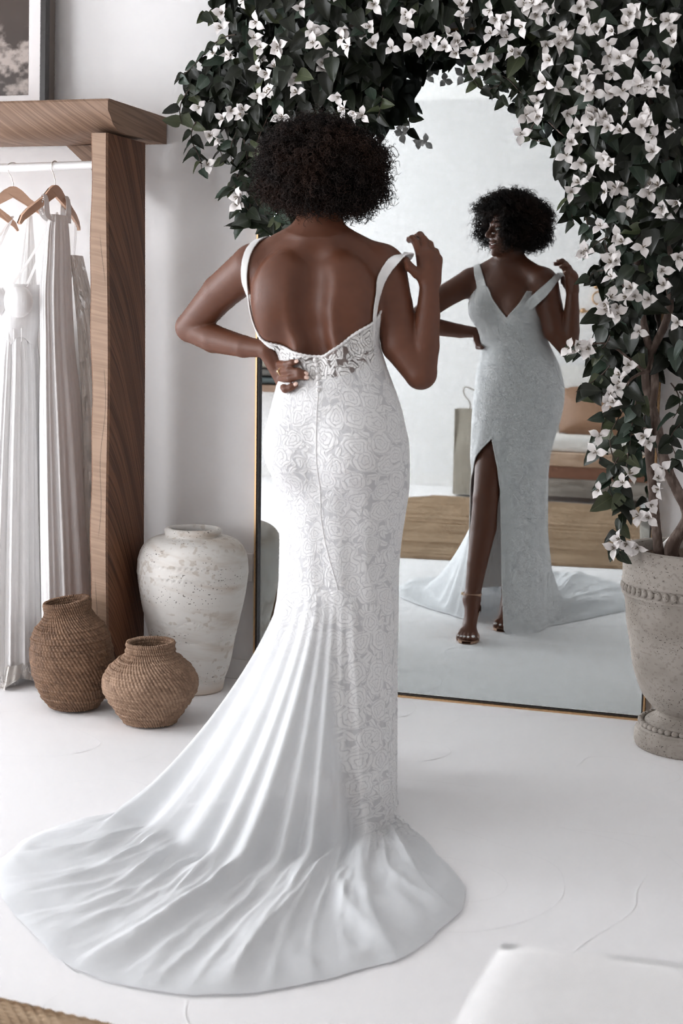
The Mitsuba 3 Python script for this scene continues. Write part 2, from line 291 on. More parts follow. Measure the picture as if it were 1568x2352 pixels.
# ------------------------------------------------------------------ woven baskets
def weave_mat(key, dark, light):
    def f(p, n, uv):
        k = cell_rand(dr.floor(uv.x), dr.floor(uv.y)); g = fbm(p.x * 22, p.y * 22, p.z * 22, 2)
        return mix(dark, light, dr.clip(.15 + .5 * k + .7 * (g - .35), 0, 1))
    prin(key, proc(f), .6, specular=.3)
weave_mat('mat_basket_dark', (.085, .045, .026), (.215, .125, .075)); weave_mat('mat_basket_tan', (.15, .088, .055), (.33, .215, .145))
def basket(prof, c, nst, row, amp, mat, lean=(0, 0), skew=0, seed=1):
    """Coiled cane: each row a bulging coil, bound by slanting stitches, cut into the lathe's surface."""
    p = np.asarray(spline(prof, 400)); s = np.r_[0, np.cumsum(np.linalg.norm(np.diff(p, axis=0), axis=1))]
    nrow = int(s[-1] / row); ns = nrow * 6; ss = np.linspace(0, s[-1], ns)
    r = np.interp(ss, s, p[:, 0]); z = np.interp(ss, s, p[:, 1]); tr, tz = np.gradient(r), np.gradient(z); L = np.hypot(tr, tz) + 1e-9
    nu = nst * 6; th = np.linspace(0, 2 * PI, nu, endpoint=False)
    rows = ss[:, None] / row + 0 * th; k = np.floor(rows); fr = rows - k
    u = th[None] * nst / (2 * PI) + k * .42 + fr * .30; st = np.abs(np.sin(PI * u))
    nz_ = meshkit.noise(np.stack([np.floor(u), k, 0 * k], -1) * 1.37, seed)
    d = amp * (np.sqrt(np.clip(1 - (2 * fr - 1) ** 2, 0, 1)) * .60 + 1.15 * st ** .8 * (.75 + .5 * nz_) - 1.0)
    d = d + .0022 * np.sin(k * 2.4 + 1) * np.sin(k * .9) + .003 * (meshkit.noise(np.stack([np.cos(th)[None] * 2 + 0 * k, np.sin(th)[None] * 2 + 0 * k, k * .13], -1), seed) - .5)
    rr = r[:, None] + d * (tz / L)[:, None]; zz = z[:, None] - d * (tr / L)[:, None]
    X = np.stack([rr * np.cos(th), rr * np.sin(th), zz], -1); H = zz / zz.max()
    X[..., 2] += skew * np.cos(th - .5)[None] * H ** 3 * r[:, None]; X[..., 0] += lean[0] * H ** 2 * .1; X[..., 1] += lean[1] * H ** 2 * .1
    X[..., 2] -= X[..., 2].min(); X += [c[0], c[1], 0]
    return grid(X, wrap=True), np.stack([u, rows], -1).reshape(-1, 2)
m_, uv_ = basket([(.001, .004), (.05, .002), (.075, .006), (.098, .03), (.12, .075), (.134, .13), (.137, .175), (.132, .225), (.121, .262), (.098, .292), (.083, .31), (.077, .328), (.0775, .35), (.0775, .361), (.073, .365), (.068, .36), (.066, .34), (.07, .32), (.1, .27), (.115, .2)], (-2.285, 4.352), 66, .0098, .0040, 'x', lean=(-.27, 0), skew=.16, seed=3)
add('woven_basket', m_, 'mat_basket_dark', smooth=True, uv=uv_, label='taller darker brown woven cane basket with a slanted mouth', category='basket')
m_, uv_ = basket([(.001, .004), (.06, .002), (.083, .006), (.102, .03), (.128, .068), (.148, .103), (.1545, .130), (.148, .158), (.13, .185), (.106, .207), (.087, .22), (.078, .234), (.0765, .25), (.079, .262), (.076, .267), (.071, .265), (.069, .25), (.071, .23), (.1, .2), (.13, .14)], (-1.972, 4.28), 72, .0098, .0040, 'x', skew=.03, seed=8)
add('woven_basket', m_, 'mat_basket_tan', smooth=True, uv=uv_, label='squat light brown woven cane basket in front of the pale jar', category='basket')

# ------------------------------------------------------------------ stone urn with pebbles
def f_urn(p, n, uv):
    a = fbm(p.x * 9, p.y * 9, p.z * 9, 4); b = fbm(p.x * 110, p.y * 110, p.z * 110, 2)
    c = mix((.27, .24, .21), (.37, .335, .30), smoothstep(.3, .72, a)); c = mix(c, (.21, .18, .155), .45 * smoothstep(.56, .72, b))
    return mix(c, (.06, .048, .04), .8 * smoothstep(.80, .84, noise(p.x * 210, p.y * 210, p.z * 210)) * smoothstep(.35, .6, noise(p.x * 14, p.y * 14, p.z * 14)))
prin('mat_urn', proc(f_urn), .9, specular=.15, bump=proc(lambda p, n, uv: .0025 * fbm(p.x * 50, p.y * 50, p.z * 50, 3)), bscale=1.0)
UC = (-.275, 4.672)
urn = thing('stone_urn', 'weathered grey stone urn with beaded bands on a round foot', 'urn')
pr = spline([(.001, .0), (.18, 0), (.184, .004), (.187, .026), (.186, .046), (.181, .056), (.177, .058), (.176, .0635), (.172, .066), (.158, .068), (.155, .078), (.149, .083), (.13, .094), (.122, .104), (.123, .112), (.134, .124), (.152, .143), (.168, .163), (.184, .198), (.198, .24), (.213, .316), (.2275, .392), (.237, .470), (.243, .482), (.246, .486), (.246, .491), (.2415, .494), (.2415, .520), (.247, .523), (.248, .528), (.2455, .532), (.2465, .58), (.2485, .622), (.247, .630), (.236, .632), (.218, .631), (.213, .625), (.212, .59), (.2, .55), (.0, .548)], 320)
add('bowl', lathe(pr, 128, UC, lambda i, th, z: .0012 * (meshkit.fbm(np.stack([np.cos(th) * 5, np.sin(th) * 5, z * 20], -1), 3) - .5)), 'mat_urn', urn, smooth=40)
bead = trimesh.creation.icosphere(subdivisions=2)
bead_shape = mikit.ply(bead, 'mat_urn', smooth=True)
for nb, rr, zz, sx, sz in ((58, .2425, .507, .0105, .0125), (44, .1685, .0735, .0115, .009)):
    for k in range(nb):
        a = 2 * PI * k / nb
        put('bead', {**bead_shape, 'to_world': T().translate([UC[0] + rr * math.cos(a), UC[1] + rr * math.sin(a), zz]).rotate([0, 0, 1], math.degrees(a)).scale([sx * .8, sx, sz])}, urn)
prin('mat_pebble', proc(lambda p, n, uv: mix((.62, .57, .52), (.80, .78, .75), smoothstep(.35, .65, fbm(p.x * 30, p.y * 30, p.z * 30, 3)))), .7)
prin('mat_soil', (.10, .07, .05), .95)
def pebble(seed):
    m = trimesh.creation.icosphere(subdivisions=2); v = np.array(m.vertices); r_ = np.random.default_rng(seed)
    for _ in range(7):
        d = r_.normal(size=3); d /= np.linalg.norm(d); h = r_.uniform(.62, .85); s = v @ d; v = v - np.clip(s - h, 0, None)[:, None] * d * .9
    v *= 1 + .12 * (meshkit.noise(v * 1.5, seed)[:, None] - .5); return trimesh.Trimesh(v, m.faces, process=False)
pebs = [mikit.ply(pebble(s), 'mat_pebble', smooth=True) for s in range(5)]
r_ = np.random.default_rng(5); spots = []
while len(spots) < 46:
    a, q = r_.uniform(0, 2 * PI), .197 * math.sqrt(r_.uniform(0, 1)); s = r_.uniform(.017, .027)
    if all((q * math.cos(a) - x) ** 2 + (q * math.sin(a) - y) ** 2 > (.72 * (s + t)) ** 2 for x, y, t in spots) and q + s < .212: spots.append((q * math.cos(a), q * math.sin(a), s))
    elif r_.uniform() < .002: break
for k, (x, y, s) in enumerate(spots):
    put('pebble', {**pebs[k % 5], 'to_world': T().translate([UC[0] + x, UC[1] + y, .622 + .022 * (1 - math.hypot(x, y) / .2) + r_.uniform(-.008, .018)]).rotate(r_.normal(size=3).tolist(), r_.uniform(0, 360)).scale([s * 1.1, s * 1.1, s * .9])}, label='white pebble lying in the stone urn', category='pebble', group='white pebbles in the stone urn')
add('soil', lathe([(.211, .598), (.15, .602), (.001, .604)], 40, UC), 'mat_soil', urn, kind='stuff', label='soil under the pebbles')

# ------------------------------------------------------------------ the bride: signed distance modelling
def smin(a, b, k): h = np.clip(.5 + .5 * (b - a) / k, 0, 1); return b + (a - b) * h - k * h * (1 - h)
def smax(a, b, k): return -smin(-a, -b, k)
def s_cone(p, a, b, ra, rb):
    ba = b - a; t = np.clip(((p - a) @ ba) / (ba @ ba), 0, 1)
    return np.linalg.norm(p - a - t[:, None] * ba, axis=1) - (ra + (rb - ra) * t)
def s_ell(p, c, r, M=None):
    q = p - c
    if M is not None: q = q @ M
    r = np.asarray(r, float); k0 = np.linalg.norm(q / r, axis=1); k1 = np.linalg.norm(q / r ** 2, axis=1)
    return k0 * (k0 - 1) / np.maximum(k1, 1e-9)
# rows of the trunk: height, centre, half width, half depth, turn (degrees; + = turned to her right)
TR = np.array([(0.0, -1.165, 3.735, .164, .172, 8), (.30, -1.167, 3.735, .161, .163, 8), (.56, -1.168, 3.733, .156, .153, 8), (.64, -1.168, 3.73, .156, .147, 8), (.72, -1.165, 3.726, .159, .144, 8), (.80, -1.160, 3.716, .168, .144, 8),
    (.88, -1.154, 3.692, .179, .147, 8), (.92, -1.152, 3.674, .1825, .149, 8), (.96, -1.152, 3.660, .185, .151, 8), (1.0, -1.152, 3.652, .184, .149, 8), (1.04, -1.155, 3.648, .179, .142, 8), (1.08, -1.158, 3.648, .172, .133, 7),
    (1.12, -1.161, 3.650, .160, .121, 5), (1.16, -1.168, 3.658, .1475, .108, 3), (1.20, -1.178, 3.664, .139, .099, 1), (1.24, -1.190, 3.664, .1365, .096, -1), (1.28, -1.204, 3.655, .141, .097, -4), (1.32, -1.213, 3.645, .150, .100, -8),
    (1.36, -1.218, 3.640, .157, .102, -11), (1.40, -1.219, 3.640, .160, .098, -13), (1.44, -1.220, 3.640, .148, .086, -13), (1.475, -1.217, 3.637, .105, .068, -13), (1.51, -1.213, 3.633, .060, .055, -13)])
from scipy.interpolate import PchipInterpolator
TRI = PchipInterpolator(TR[:, 0], TR[:, 1:])
TZ = np.linspace(0, 1.51, 1511); TT = TRI(TZ)
def trunk_row(z): 
    k = np.clip(np.round(np.asarray(z) * 1000).astype(int), 0, 1510); return TT[k]
def trunk_frame(z):
    cx, cy, a, b, ph = trunk_row(z); ph = math.radians(ph)
    return np.array([cx, cy, z]), np.array([math.cos(ph), -math.sin(ph), 0]), np.array([math.sin(ph), math.cos(ph), 0]), a, b
def on_trunk(z, lx, ly):
    """The point lx to her right and ly ahead of the trunk's axis at height z."""
    c, ex, ey, a, b = trunk_frame(z); return c + ex * lx + ey * ly
def s_trunk(p, zlo=.86):
    row = trunk_row(p[:, 2]); ph = np.radians(row[:, 4]); dx, dy = p[:, 0] - row[:, 0], p[:, 1] - row[:, 1]
    qx, qy = dx * np.cos(ph) - dy * np.sin(ph), dx * np.sin(ph) + dy * np.cos(ph); a, b = row[:, 2], row[:, 3]
    k0 = np.hypot(qx / a, qy / b); k1 = np.hypot(qx / a ** 2, qy / b ** 2); d = np.where(k1 > 1e-6, k0 * (k0 - 1) / np.maximum(k1, 1e-9), -b)
    return np.maximum(np.maximum(d, p[:, 2] - 1.51), zlo - p[:, 2])
def basis(z):
    c, ex, ey, a, b = trunk_frame(z); return np.stack([ex, ey, Z], 1)
PR = []      # (low corner, high corner, function, blend, sign)
def field(p, prims, zlo=.86):
    d = np.full(len(p), .5); m = (p[:, 2] > zlo - .05) & (p[:, 2] < 1.56)
    if m.any(): d[m] = s_trunk(p[m], zlo)
    for lo, hi, fn, k, sg in prims:
        mg = k + .03; m = np.all((p > lo - mg) & (p < hi + mg), axis=1)
        if not m.any(): continue
        v = fn(p[m]); d[m] = smin(d[m], v, k) if sg > 0 else smax(d[m], -v, k)
    return d
def cone(a, b, ra, rb, k=.012):
    a, b = np.asarray(a, float), np.asarray(b, float); r = max(ra, rb)
    PR.append((np.minimum(a, b) - r, np.maximum(a, b) + r, lambda p: s_cone(p, a, b, ra, rb), k, 1))
def chain(pts, rad, k=.012):
    for i in range(len(pts) - 1): cone(pts[i], pts[i + 1], rad[i], rad[i + 1], k if i == 0 else min(k, .005))
def ell(c, r, M=None, k=.02, sign=1):
    c = np.asarray(c, float); R_ = max(r); PR.append((c - R_, c + R_, lambda p: s_ell(p, c, r, M), k, sign))
trunk_only = []
# flesh of the trunk
for s in (-1, 1):
    ell(on_trunk(1.335, s * .073, .066), (.064, .062, .066), basis(1.33), .035)
    ell(on_trunk(.985, s * .078, -.070), (.088, .084, .100), basis(1.0), .04)
    ell(on_trunk(1.385, s * .078, -.060), (.062, .036, .085), basis(1.4), .05)
    cone(on_trunk(1.34, s * .036, -.070), on_trunk(1.17, s * .042, -.074), .026, .028, .03)
for s in (-1, 1): ell(on_trunk(1.335, s * .112, -.018), (.046, .062, .085), basis(1.34), .04)
ell(on_trunk(1.10, .0, .07), (.11, .075, .11), basis(1.1), .04)
trunk_only = list(PR)
# neck and shoulders
cone((-1.212, 3.652, 1.60), (-1.214, 3.634, 1.49), .054, .060, .03)
SHL, SHR = np.array([-1.388, 3.617, 1.442]), np.array([-1.052, 3.70, 1.447])
cone((-1.25, 3.632, 1.515), SHL + [.02, 0, .018], .045, .040, .03); cone((-1.178, 3.645, 1.515), SHR + [-.02, 0, .018], .045, .040, .03)
GROOVE = [on_trunk(z, 0, -trunk_frame(z)[4] - .014) for z in (1.47, 1.40, 1.34, 1.28, 1.22, 1.14)]
for a, b in zip(GROOVE[:-1], GROOVE[1:]): PR.append((np.minimum(a, b) - .03, np.maximum(a, b) + .03, (lambda p, a=a, b=b: s_cone(p, a, b, .020, .020)), .050, -1))
# right arm, raised to the strap
RA = [SHR, at(901, 700, y=3.70), at(921, 790, y=3.697), at(966, 858, y=3.69)]
chain(RA, [.055, .051, .051, .041], .03)
RF = [RA[-1], at(975, 795, y=3.698), at(982, 725, y=3.706), at(986, 655, y=3.711)]
chain(RF, [.040, .0375, .031, .0245], .006)
# left arm, hand on the small of the back
LA = [SHL, at(506, 672, y=3.665), at(437, 752, y=3.715)]
chain(LA, [.054, .0485, .040], .03)
LF = [LA[-1], at(490, 778, y=3.685), at(560, 796, y=3.645), at(609, 802, y=3.622)]
chain(LF, [.039, .037, .0285, .0210], .006)
# right hand
W = RF[-1]; hu = np.array([-.05, .10, 1.]); hu /= np.linalg.norm(hu); hl = np.array([-.76, -.65, .02]); hn = np.cross(hu, hl); hn *= np.sign(hn[1]); hn /= np.linalg.norm(hn)
NAILS = []
def finger(K, dirs, lens, rad, k=.006, nail=None):
    p = [np.asarray(K, float)]
    for d, l in zip(dirs, lens): p.append(p[-1] + d / np.linalg.norm(d) * l)
    chain(p, rad, k)
    if nail is not None: NAILS.append((p[-2], p[-1], nail, rad[-1]))
    return p
for off, ul, sp, ln, c in ((.024, .076, .10, (.038, .024, .019), (.50, .95, 1.6)), (.0065, .080, -.02, (.043, .027, .020), (.45, .95, 1.65)), (-.011, .076, -.05, (.039, .025, .019), (.60, 1.15, 1.9)), (-.026, .067, -.08, (.031, .019, .017), (.75, 1.3, 2.0))):
    K = W + hu * ul + hl * off + hn * .004
    cone(W + hl * off * .55 + hu * .012, K, .0165, .0125, .012)
    finger(K, [hu * math.cos(a) + hn * math.sin(a) + hl * sp * math.cos(a) for a in c], ln, [.0112, .0102, .0094, .0082], .004, nail=-1)
cone(W + hu * .02, W + hu * .07, .020, .021, .015)
chain([W + hl * .010 + hu * .018, at(958, 628, y=3.69), at(940, 613, y=3.672), at(932, 597, y=3.660)], [.017, .0135, .0112, .0088], .008)
# left hand
LW = LF[-1]
KN = [(640, 836, 3.630), (640, 855, 3.626), (643, 871, 3.626), (649, 887, 3.630)]
FG = [[(657, 837, 3.598), (671, 833, 3.584), (681, 831, 3.577)], [(664, 851, 3.590), (685, 853, 3.572), (702, 858, 3.564)], [(666, 869, 3.590), (687, 863, 3.570), (703, 867, 3.562)], [(655, 894, 3.603), (668, 890, 3.584), (679, 884, 3.576)]]
def on_back(px, py, off, y0=3.45):
    d = FWD + CRIGHT * (px - 784) / F_PX + CUP * (1176 - py) / F_PX; d /= np.linalg.norm(d); p = at(px, py, y=y0)
    best, bp = 9, p
    for _ in range(60):
        v = field(p[None], trunk_only, -1.)[0] - .006 - off
        if v < best: best, bp = v, p.copy()
        if v < .0006: return p
        p = p + d * max(v, .0015) * .8
    return bp
RING_AT = None
for kn, fg, rr in zip(KN, FG, (.0078, .0085, .0088, .0088)):
    K = at(kn[0], kn[1], y=kn[2]); cone(LW + (K - LW) * .12, K, .0165, .0115, .01)
    pts = [K] + [on_back(x, y_, rr * (.95, 1.0, 1.0)[i_] + (.008, .005, .002)[i_]) for i_, (x, y_, yy) in enumerate(fg)]; chain(pts, [.0105, rr + .0007, rr, rr * .84], .004); NAILS.append((pts[-2], pts[-1], 1, rr * .84))
    if kn[1] == 855: RING_AT = (pts[0] * .62 + pts[1] * .38, pts[1] - pts[0])
chain([LW, at(630, 832, y=3.668), at(655, 850, y=3.71), at(680, 852, y=3.735)], [.016, .0135, .0115, .009], .01)
# legs: the left one steps forward through the slit
LHIP, LKN, LAN = np.array([-1.222, 3.69, .92]), np.array([-1.238, 3.872, .565]), np.array([-1.262, 3.978, .155])
chain([LHIP, LHIP * .48 + LKN * .52 + [0, -.004, 0], LKN], [.090, .074, .052], .03)
chain([LKN, LKN * .70 + LAN * .30 + [.004, -.018, 0], LKN * .35 + LAN * .65 + [0, -.008, 0], LAN], [.052, .0535, .041, .031], .008)
RHIP, RKN, RAN = np.array([-1.078, 3.665, .92]), np.array([-1.105, 3.748, .565]), np.array([-1.152, 3.722, .155])
chain([RHIP, RHIP * .48 + RKN * .52, RKN], [.090, .074, .052], .03)
chain([RKN, RKN * .70 + RAN * .30 + [.0, -.018, 0], RKN * .35 + RAN * .65, RAN], [.052, .0535, .041, .031], .008)
TOES = []; FEET = []
def foot(AN, d, s):
    """AN ankle, d forward direction, s = +1 if the big toe is on the +side of (d.y, -d.x)."""
    d = np.array([d[0], d[1], 0.]); d /= np.linalg.norm(d); e = np.array([d[1], -d[0], 0.]) * s
    heel = AN - d * .038 + [0, 0, -.038]; heel[2] = .122; ball = AN + d * .083; ball[2] = .036
    cone(AN, heel, .030, .026, .02); cone(AN + d * .01, ball + e * .012, .031, .021, .02); cone(heel, ball - e * .012, .025, .018, .02)
    cone(ball + e * .020, ball - e * .024, .0185, .0155, .012)
    for k, (o, ln, r) in enumerate(((.029, .047, .0112), (.0095, .049, .0085), (-.006, .045, .0080), (-.0195, .039, .0075), (-.032, .030, .0072))):
        a = ball + e * o + [0, 0, -.008]; dd = d + e * (o * 1.2); tip = a + dd * ln; tip[2] = .018 + r * .55; mid = a + dd * ln * .55; mid[2] = .031
        chain([a, mid, tip], [r * 1.15, r * .95, r], .005); TOES.append((mid, tip, r))
    FEET.append((AN, heel, ball, d, e))
foot(LAN, (.06, 1), 1); foot(RAN, (-.02, 1), -1)
# head, turned over her left shoulder
HC = np.array([-1.205, 3.668, 1.668]); fd = np.array([-.80, .60, -.02]); fd /= np.linalg.norm(fd); fx = np.array([fd[1], -fd[0], 0]); fx /= np.linalg.norm(fx); fz = np.cross(fx, fd)
HM = np.stack([fx, fd, fz], 1)
def hp(x, y, z): return HC + fx * x + fd * y + fz * z
NB = len(PR)
def lid(ec, r, up):
    n = fz * up; PR.append((ec - r, ec + r, lambda p: np.maximum(np.linalg.norm(p - ec, axis=1) - r, (.0028 if up > 0 else .0052) - (p - ec) @ n), .003, 1))
ell(hp(0, -.012, .022), (.074, .090, .086), HM, .02); ell(hp(0, .016, -.035), (.058, .064, .070), HM, .025)
ell(hp(0, .045, -.080), (.040, .036, .030), HM, .025); ell(hp(0, .0735, -.103), (.018, .015, .014), HM, .02)
ell(hp(0, .064, -.066), (.030, .022, .022), HM, .02)                   # muzzle
cone(hp(0, .080, .010), hp(0, .103, -.026), .0080, .0095, .012); ell(hp(0, .1045, -.0305), (.0125, .0120, .0105), HM, .008)
for s in (-1, 1):
    ell(hp(s * .0150, .093, -.0345), (.0090, .0105, .0080), HM, .006)
    ell(hp(s * .037, .062, -.033), (.023, .021, .019), HM, .018)       # cheek
    ell(hp(s * .031, .090, -.002), (.0165, .012, .0100), HM, .012, -1)  # eye socket
    cone(hp(s * .016, .080, .014), hp(s * .044, .068, .013), .009, .007, .012)
    cone(hp(s * .052, .028, -.075), hp(s * .066, -.004, -.03), .016, .014, .02)
    ell(hp(s * .075, -.012, -.022), (.009, .019, .031), HM, .006)
    lid(hp(s * .031, .0720, -.0045), .0138, 1); lid(hp(s * .031, .0720, -.0045), .0134, -1)
SM = [hp(x, .0885 - 11 * x * x, -.0690 + 8.5 * x * x) for x in np.linspace(-.026, .026, 9)]   # the smile
for a, b in zip(SM[:-1], SM[1:]): PR.append((np.minimum(a, b) - .01, np.maximum(a, b) + .01, (lambda p, a=a, b=b: s_cone(p, a, b, .0052, .0052)), .004, -1))
chain([hp(x, .0900 - 11 * x * x, -.0615 + 6.5 * x * x) for x in np.linspace(-.026, .026, 7)], [.0028, .0042, .0048, .0046, .0048, .0042, .0028], .004)
chain([hp(x, .0890 - 11 * x * x, -.0785 + 13.0 * x * x) for x in np.linspace(-.026, .026, 7)], [.0028, .0046, .0058, .0060, .0058, .0046, .0028], .004)
def surface_nets(fn, lo, hi, h, slack=2.2):
    lo = np.asarray(lo, float); nb = np.ceil((np.asarray(hi) - lo) / (8 * h)).astype(int); S = nb * 8 + 1
    vol = np.full(S, .05, np.float32); bi = np.stack(np.meshgrid(*[np.arange(n) for n in nb], indexing='ij'), -1).reshape(-1, 3)
    dc = fn(lo + (bi + .5) * 8 * h); act = np.abs(dc) < slack * 8 * h * .87
    ins = bi[(~act) & (dc < 0)]
    for b in ins: vol[b[0] * 8:b[0] * 8 + 9, b[1] * 8:b[1] * 8 + 9, b[2] * 8:b[2] * 8 + 9] = -.05
    o = np.stack(np.meshgrid(*[np.arange(9)] * 3, indexing='ij'), -1).reshape(-1, 3); A = bi[act]
    for s in range(0, len(A), 600):
        c = A[s:s + 600]; idx = (c[:, None] * 8 + o[None]).reshape(-1, 3)
        vol[idx[:, 0], idx[:, 1], idx[:, 2]] = fn(lo + idx * h)
    neg = vol < 0; e = [neg[:-1] != neg[1:], neg[:, :-1] != neg[:, 1:], neg[:, :, :-1] != neg[:, :, 1:]]
    cnt = np.zeros(S - 1, np.int8); pos = {}
    c8 = [neg[i:S[0] - 1 + i, j:S[1] - 1 + j, k:S[2] - 1 + k] for i in (0, 1) for j in (0, 1) for k in (0, 1)]
    mixd = np.logical_or.reduce(c8) & ~np.logical_and.reduce(c8); C = np.argwhere(mixd); ids = np.full(S - 1, -1, np.int32); ids[mixd] = np.arange(len(C))
    acc = np.zeros((len(C), 3)); num = np.zeros(len(C))
    for ax in range(3):
        o1, o2 = [k for k in range(3) if k != ax]
        for i in (0, 1):
            for j in (0, 1):
                a = C.copy(); a[:, o1] += i; a[:, o2] += j; b = a.copy(); b[:, ax] += 1
                va, vb = vol[tuple(a.T)], vol[tuple(b.T)]; m = (va < 0) != (vb < 0); t = np.where(m, va / np.where(m, va - vb, 1), 0)
                q = a.astype(float); q[:, ax] += t; acc[m] += q[m]; num += m
    V = lo + acc / num[:, None] * h; F = []
    for ax in range(3):
        o1, o2 = (ax + 1) % 3, (ax + 2) % 3; E_ = np.argwhere(e[ax]); m = (E_[:, o1] > 0) & (E_[:, o2] > 0) & (E_[:, o1] < S[o1] - 1) & (E_[:, o2] < S[o2] - 1); E_ = E_[m]
        s = neg[tuple(E_.T)]; q = []
        for i, j in ((0, 0), (1, 0), (1, 1), (0, 1)):
            c = E_.copy(); c[:, o1] -= i; c[:, o2] -= j; q.append(ids[tuple(c.T)])
        q = np.stack(q, 1); q[~s] = q[~s][:, ::-1]; F.append(np.vstack([q[:, [0, 1, 2]], q[:, [0, 2, 3]]]))
    return trimesh.Trimesh(V, np.vstack(F), process=False)
BODY_PR = list(PR)
BODY = lambda p: field(p, BODY_PR)
body_mesh = surface_nets(BODY, (-1.68, 3.44, 0.0), (-.82, 4.17, 1.80), .0034)
def relax(m, n=4):
    from scipy.sparse import coo_matrix
    f = np.asarray(m.faces); e = np.vstack([f[:, [0, 1]], f[:, [1, 2]], f[:, [2, 0]]]); e = np.unique(np.sort(e, 1), axis=0); N = len(m.vertices)
    A = coo_matrix((np.ones(2 * len(e)), (np.r_[e[:, 0], e[:, 1]], np.r_[e[:, 1], e[:, 0]])), shape=(N, N)).tocsr(); dg = np.maximum(np.asarray(A.sum(1)), 1); v = np.array(m.vertices)
    for _ in range(n):
        v = v + .5 * (A @ v / dg - v); v = v - .52 * (A @ v / dg - v)
    return trimesh.Trimesh(v, f, process=False)
body_mesh = relax(body_mesh, 4)
def f_skin(p, n, uv):
    g = fbm(p.x * 60, p.y * 60, p.z * 60, 3); b = fbm(p.x * 9, p.y * 9, p.z * 9, 2)
    lip = smoothstep(.034, .022, dr.sqrt(dr.square(p.x - LIPC[0]) + dr.square(p.y - LIPC[1]) + 4 * dr.square(p.z - LIPC[2])))
    c = mix((.092, .0315, .0155), (.128, .046, .0235), .5 * g + .5 * b)
    return mix(c, (.17, .055, .045), .6 * lip)
LIPC = hp(0, .094, -.071)
prin('mat_skin', proc(f_skin), .46, specular=.42, bump=proc(lambda p, n, uv: .0004 * fbm(p.x * 400, p.y * 400, p.z * 400, 2), eps=4e-4), bscale=1.0)
bride = thing('person', 'woman in a white lace wedding gown with a train before the tall mirror', 'person')
add('body', body_mesh, 'mat_skin', bride, smooth=True, label='brown skinned figure, one hand on the small of the back, one holding the strap')
print('body', len(body_mesh.faces))
# eyes, teeth, brows, nails, ring
prin('mat_eye', (.70, .68, .65), .12, specular=.6); prin('mat_iris', (.012, .008, .006), .1); prin('mat_teeth', (.78, .75, .70), .2); prin('mat_hair', proc(lambda p, n, uv: mix((.0075, .0038, .0028), (.026, .011, .0065), smoothstep(.35, .75, fbm(p.x * 16, p.y * 16, p.z * 16, 3)))), .6, specular=.2); prin('mat_nail', (.72, .50, .42), .2, specular=.6); prin('mat_toenail', (.83, .82, .80), .2, specular=.6)
bsdf('mat_gold', {'type': 'roughconductor', 'material': 'none', 'alpha': .15, 'specular_reflectance': rgb(.85, .62, .36)})
for s in (-1, 1):
    ec = hp(s * .031, .0720, -.0045)
    add('eye', ball(ec, .0124, 3), 'mat_eye', bride, smooth=True)
    gz = fd * .9 + np.array([.0, .25, 0]); gz /= np.linalg.norm(gz)
    add('iris', ball(ec + gz * .0086, .0052, 2), 'mat_iris', bride, smooth=True)
    add('eyebrow', tube([hp(s * .013, .0870, .0160), hp(s * .028, .0835, .0215), hp(s * .046, .070, .0175)], [.0022, .0028, .0012], 6, 10), 'mat_hair', bride, smooth=True)
    add('eyelid', tube([hp(s * .0185, .0790, -.004), hp(s * .026, .0850, -.0012), hp(s * .036, .0845, -.0010), hp(s * .0440, .0760, -.0045)], [.0008, .0014, .0016, .0010], 6, 12), 'mat_hair', bride, smooth=True)
tm = [hp(x, .0840 - 12 * x * x, -.0680 + 8.5 * x * x) for x in np.linspace(-.022, .022, 13)]
add('teeth', tube(tm, [.0036] * 13, 8), 'mat_teeth', bride, smooth=True)
for a, b, s, r in NAILS:
    d = (b - a) / np.linalg.norm(b - a)
    out = -hn if s < 0 else np.array([-.15, -1., .25]); out = out - d * (out @ d); out /= np.linalg.norm(out); w = np.cross(d, out)
    if s < 0: out = hu * .9 - hn * .3; out = out - d * (out @ d); out /= np.linalg.norm(out); w = np.cross(d, out); w /= np.linalg.norm(w)
    m = trimesh.creation.icosphere(subdivisions=2); m.vertices = m.vertices @ np.stack([d * r * 1.0, w * r * .72, out * r * .3]) + (b + d * r * .25 + out * r * .78); add('fingernail', m, 'mat_nail', bride, smooth=True)
for a, b, r in TOES:
    d = b - a; d[2] = 0; d /= np.linalg.norm(d); out = np.array([0, 0, 1.]) * .85 + d * .5; out /= np.linalg.norm(out); w = np.cross(d, out); f_ = np.cross(out, w)
    m = trimesh.creation.icosphere(subdivisions=2); m.vertices = m.vertices @ np.stack([f_ * r * .75, w * r * .75, out * r * .28]) + (b + out * r * .85); add('toenail', m, 'mat_toenail', bride, smooth=True)
c_, d_ = RING_AT; d_ = d_ / np.linalg.norm(d_); a_ = np.cross(d_, Z); a_ /= np.linalg.norm(a_); b_ = np.cross(d_, a_); g_ = np.linspace(0, 2 * PI, 33)
rg = tube([c_ + .0112 * (np.cos(g) * a_ + np.sin(g) * b_) for g in g_], [.0016] * 33, 8, caps=False)
oz = np.array([-.2, -1, .1]); oz = oz - d_ * (oz @ d_); oz /= np.linalg.norm(oz)
add('ring', cat(rg, ball(c_ + oz * .0118, .0042, 2)), 'mat_gold', bride, smooth=True, label='gold ring with a round setting')
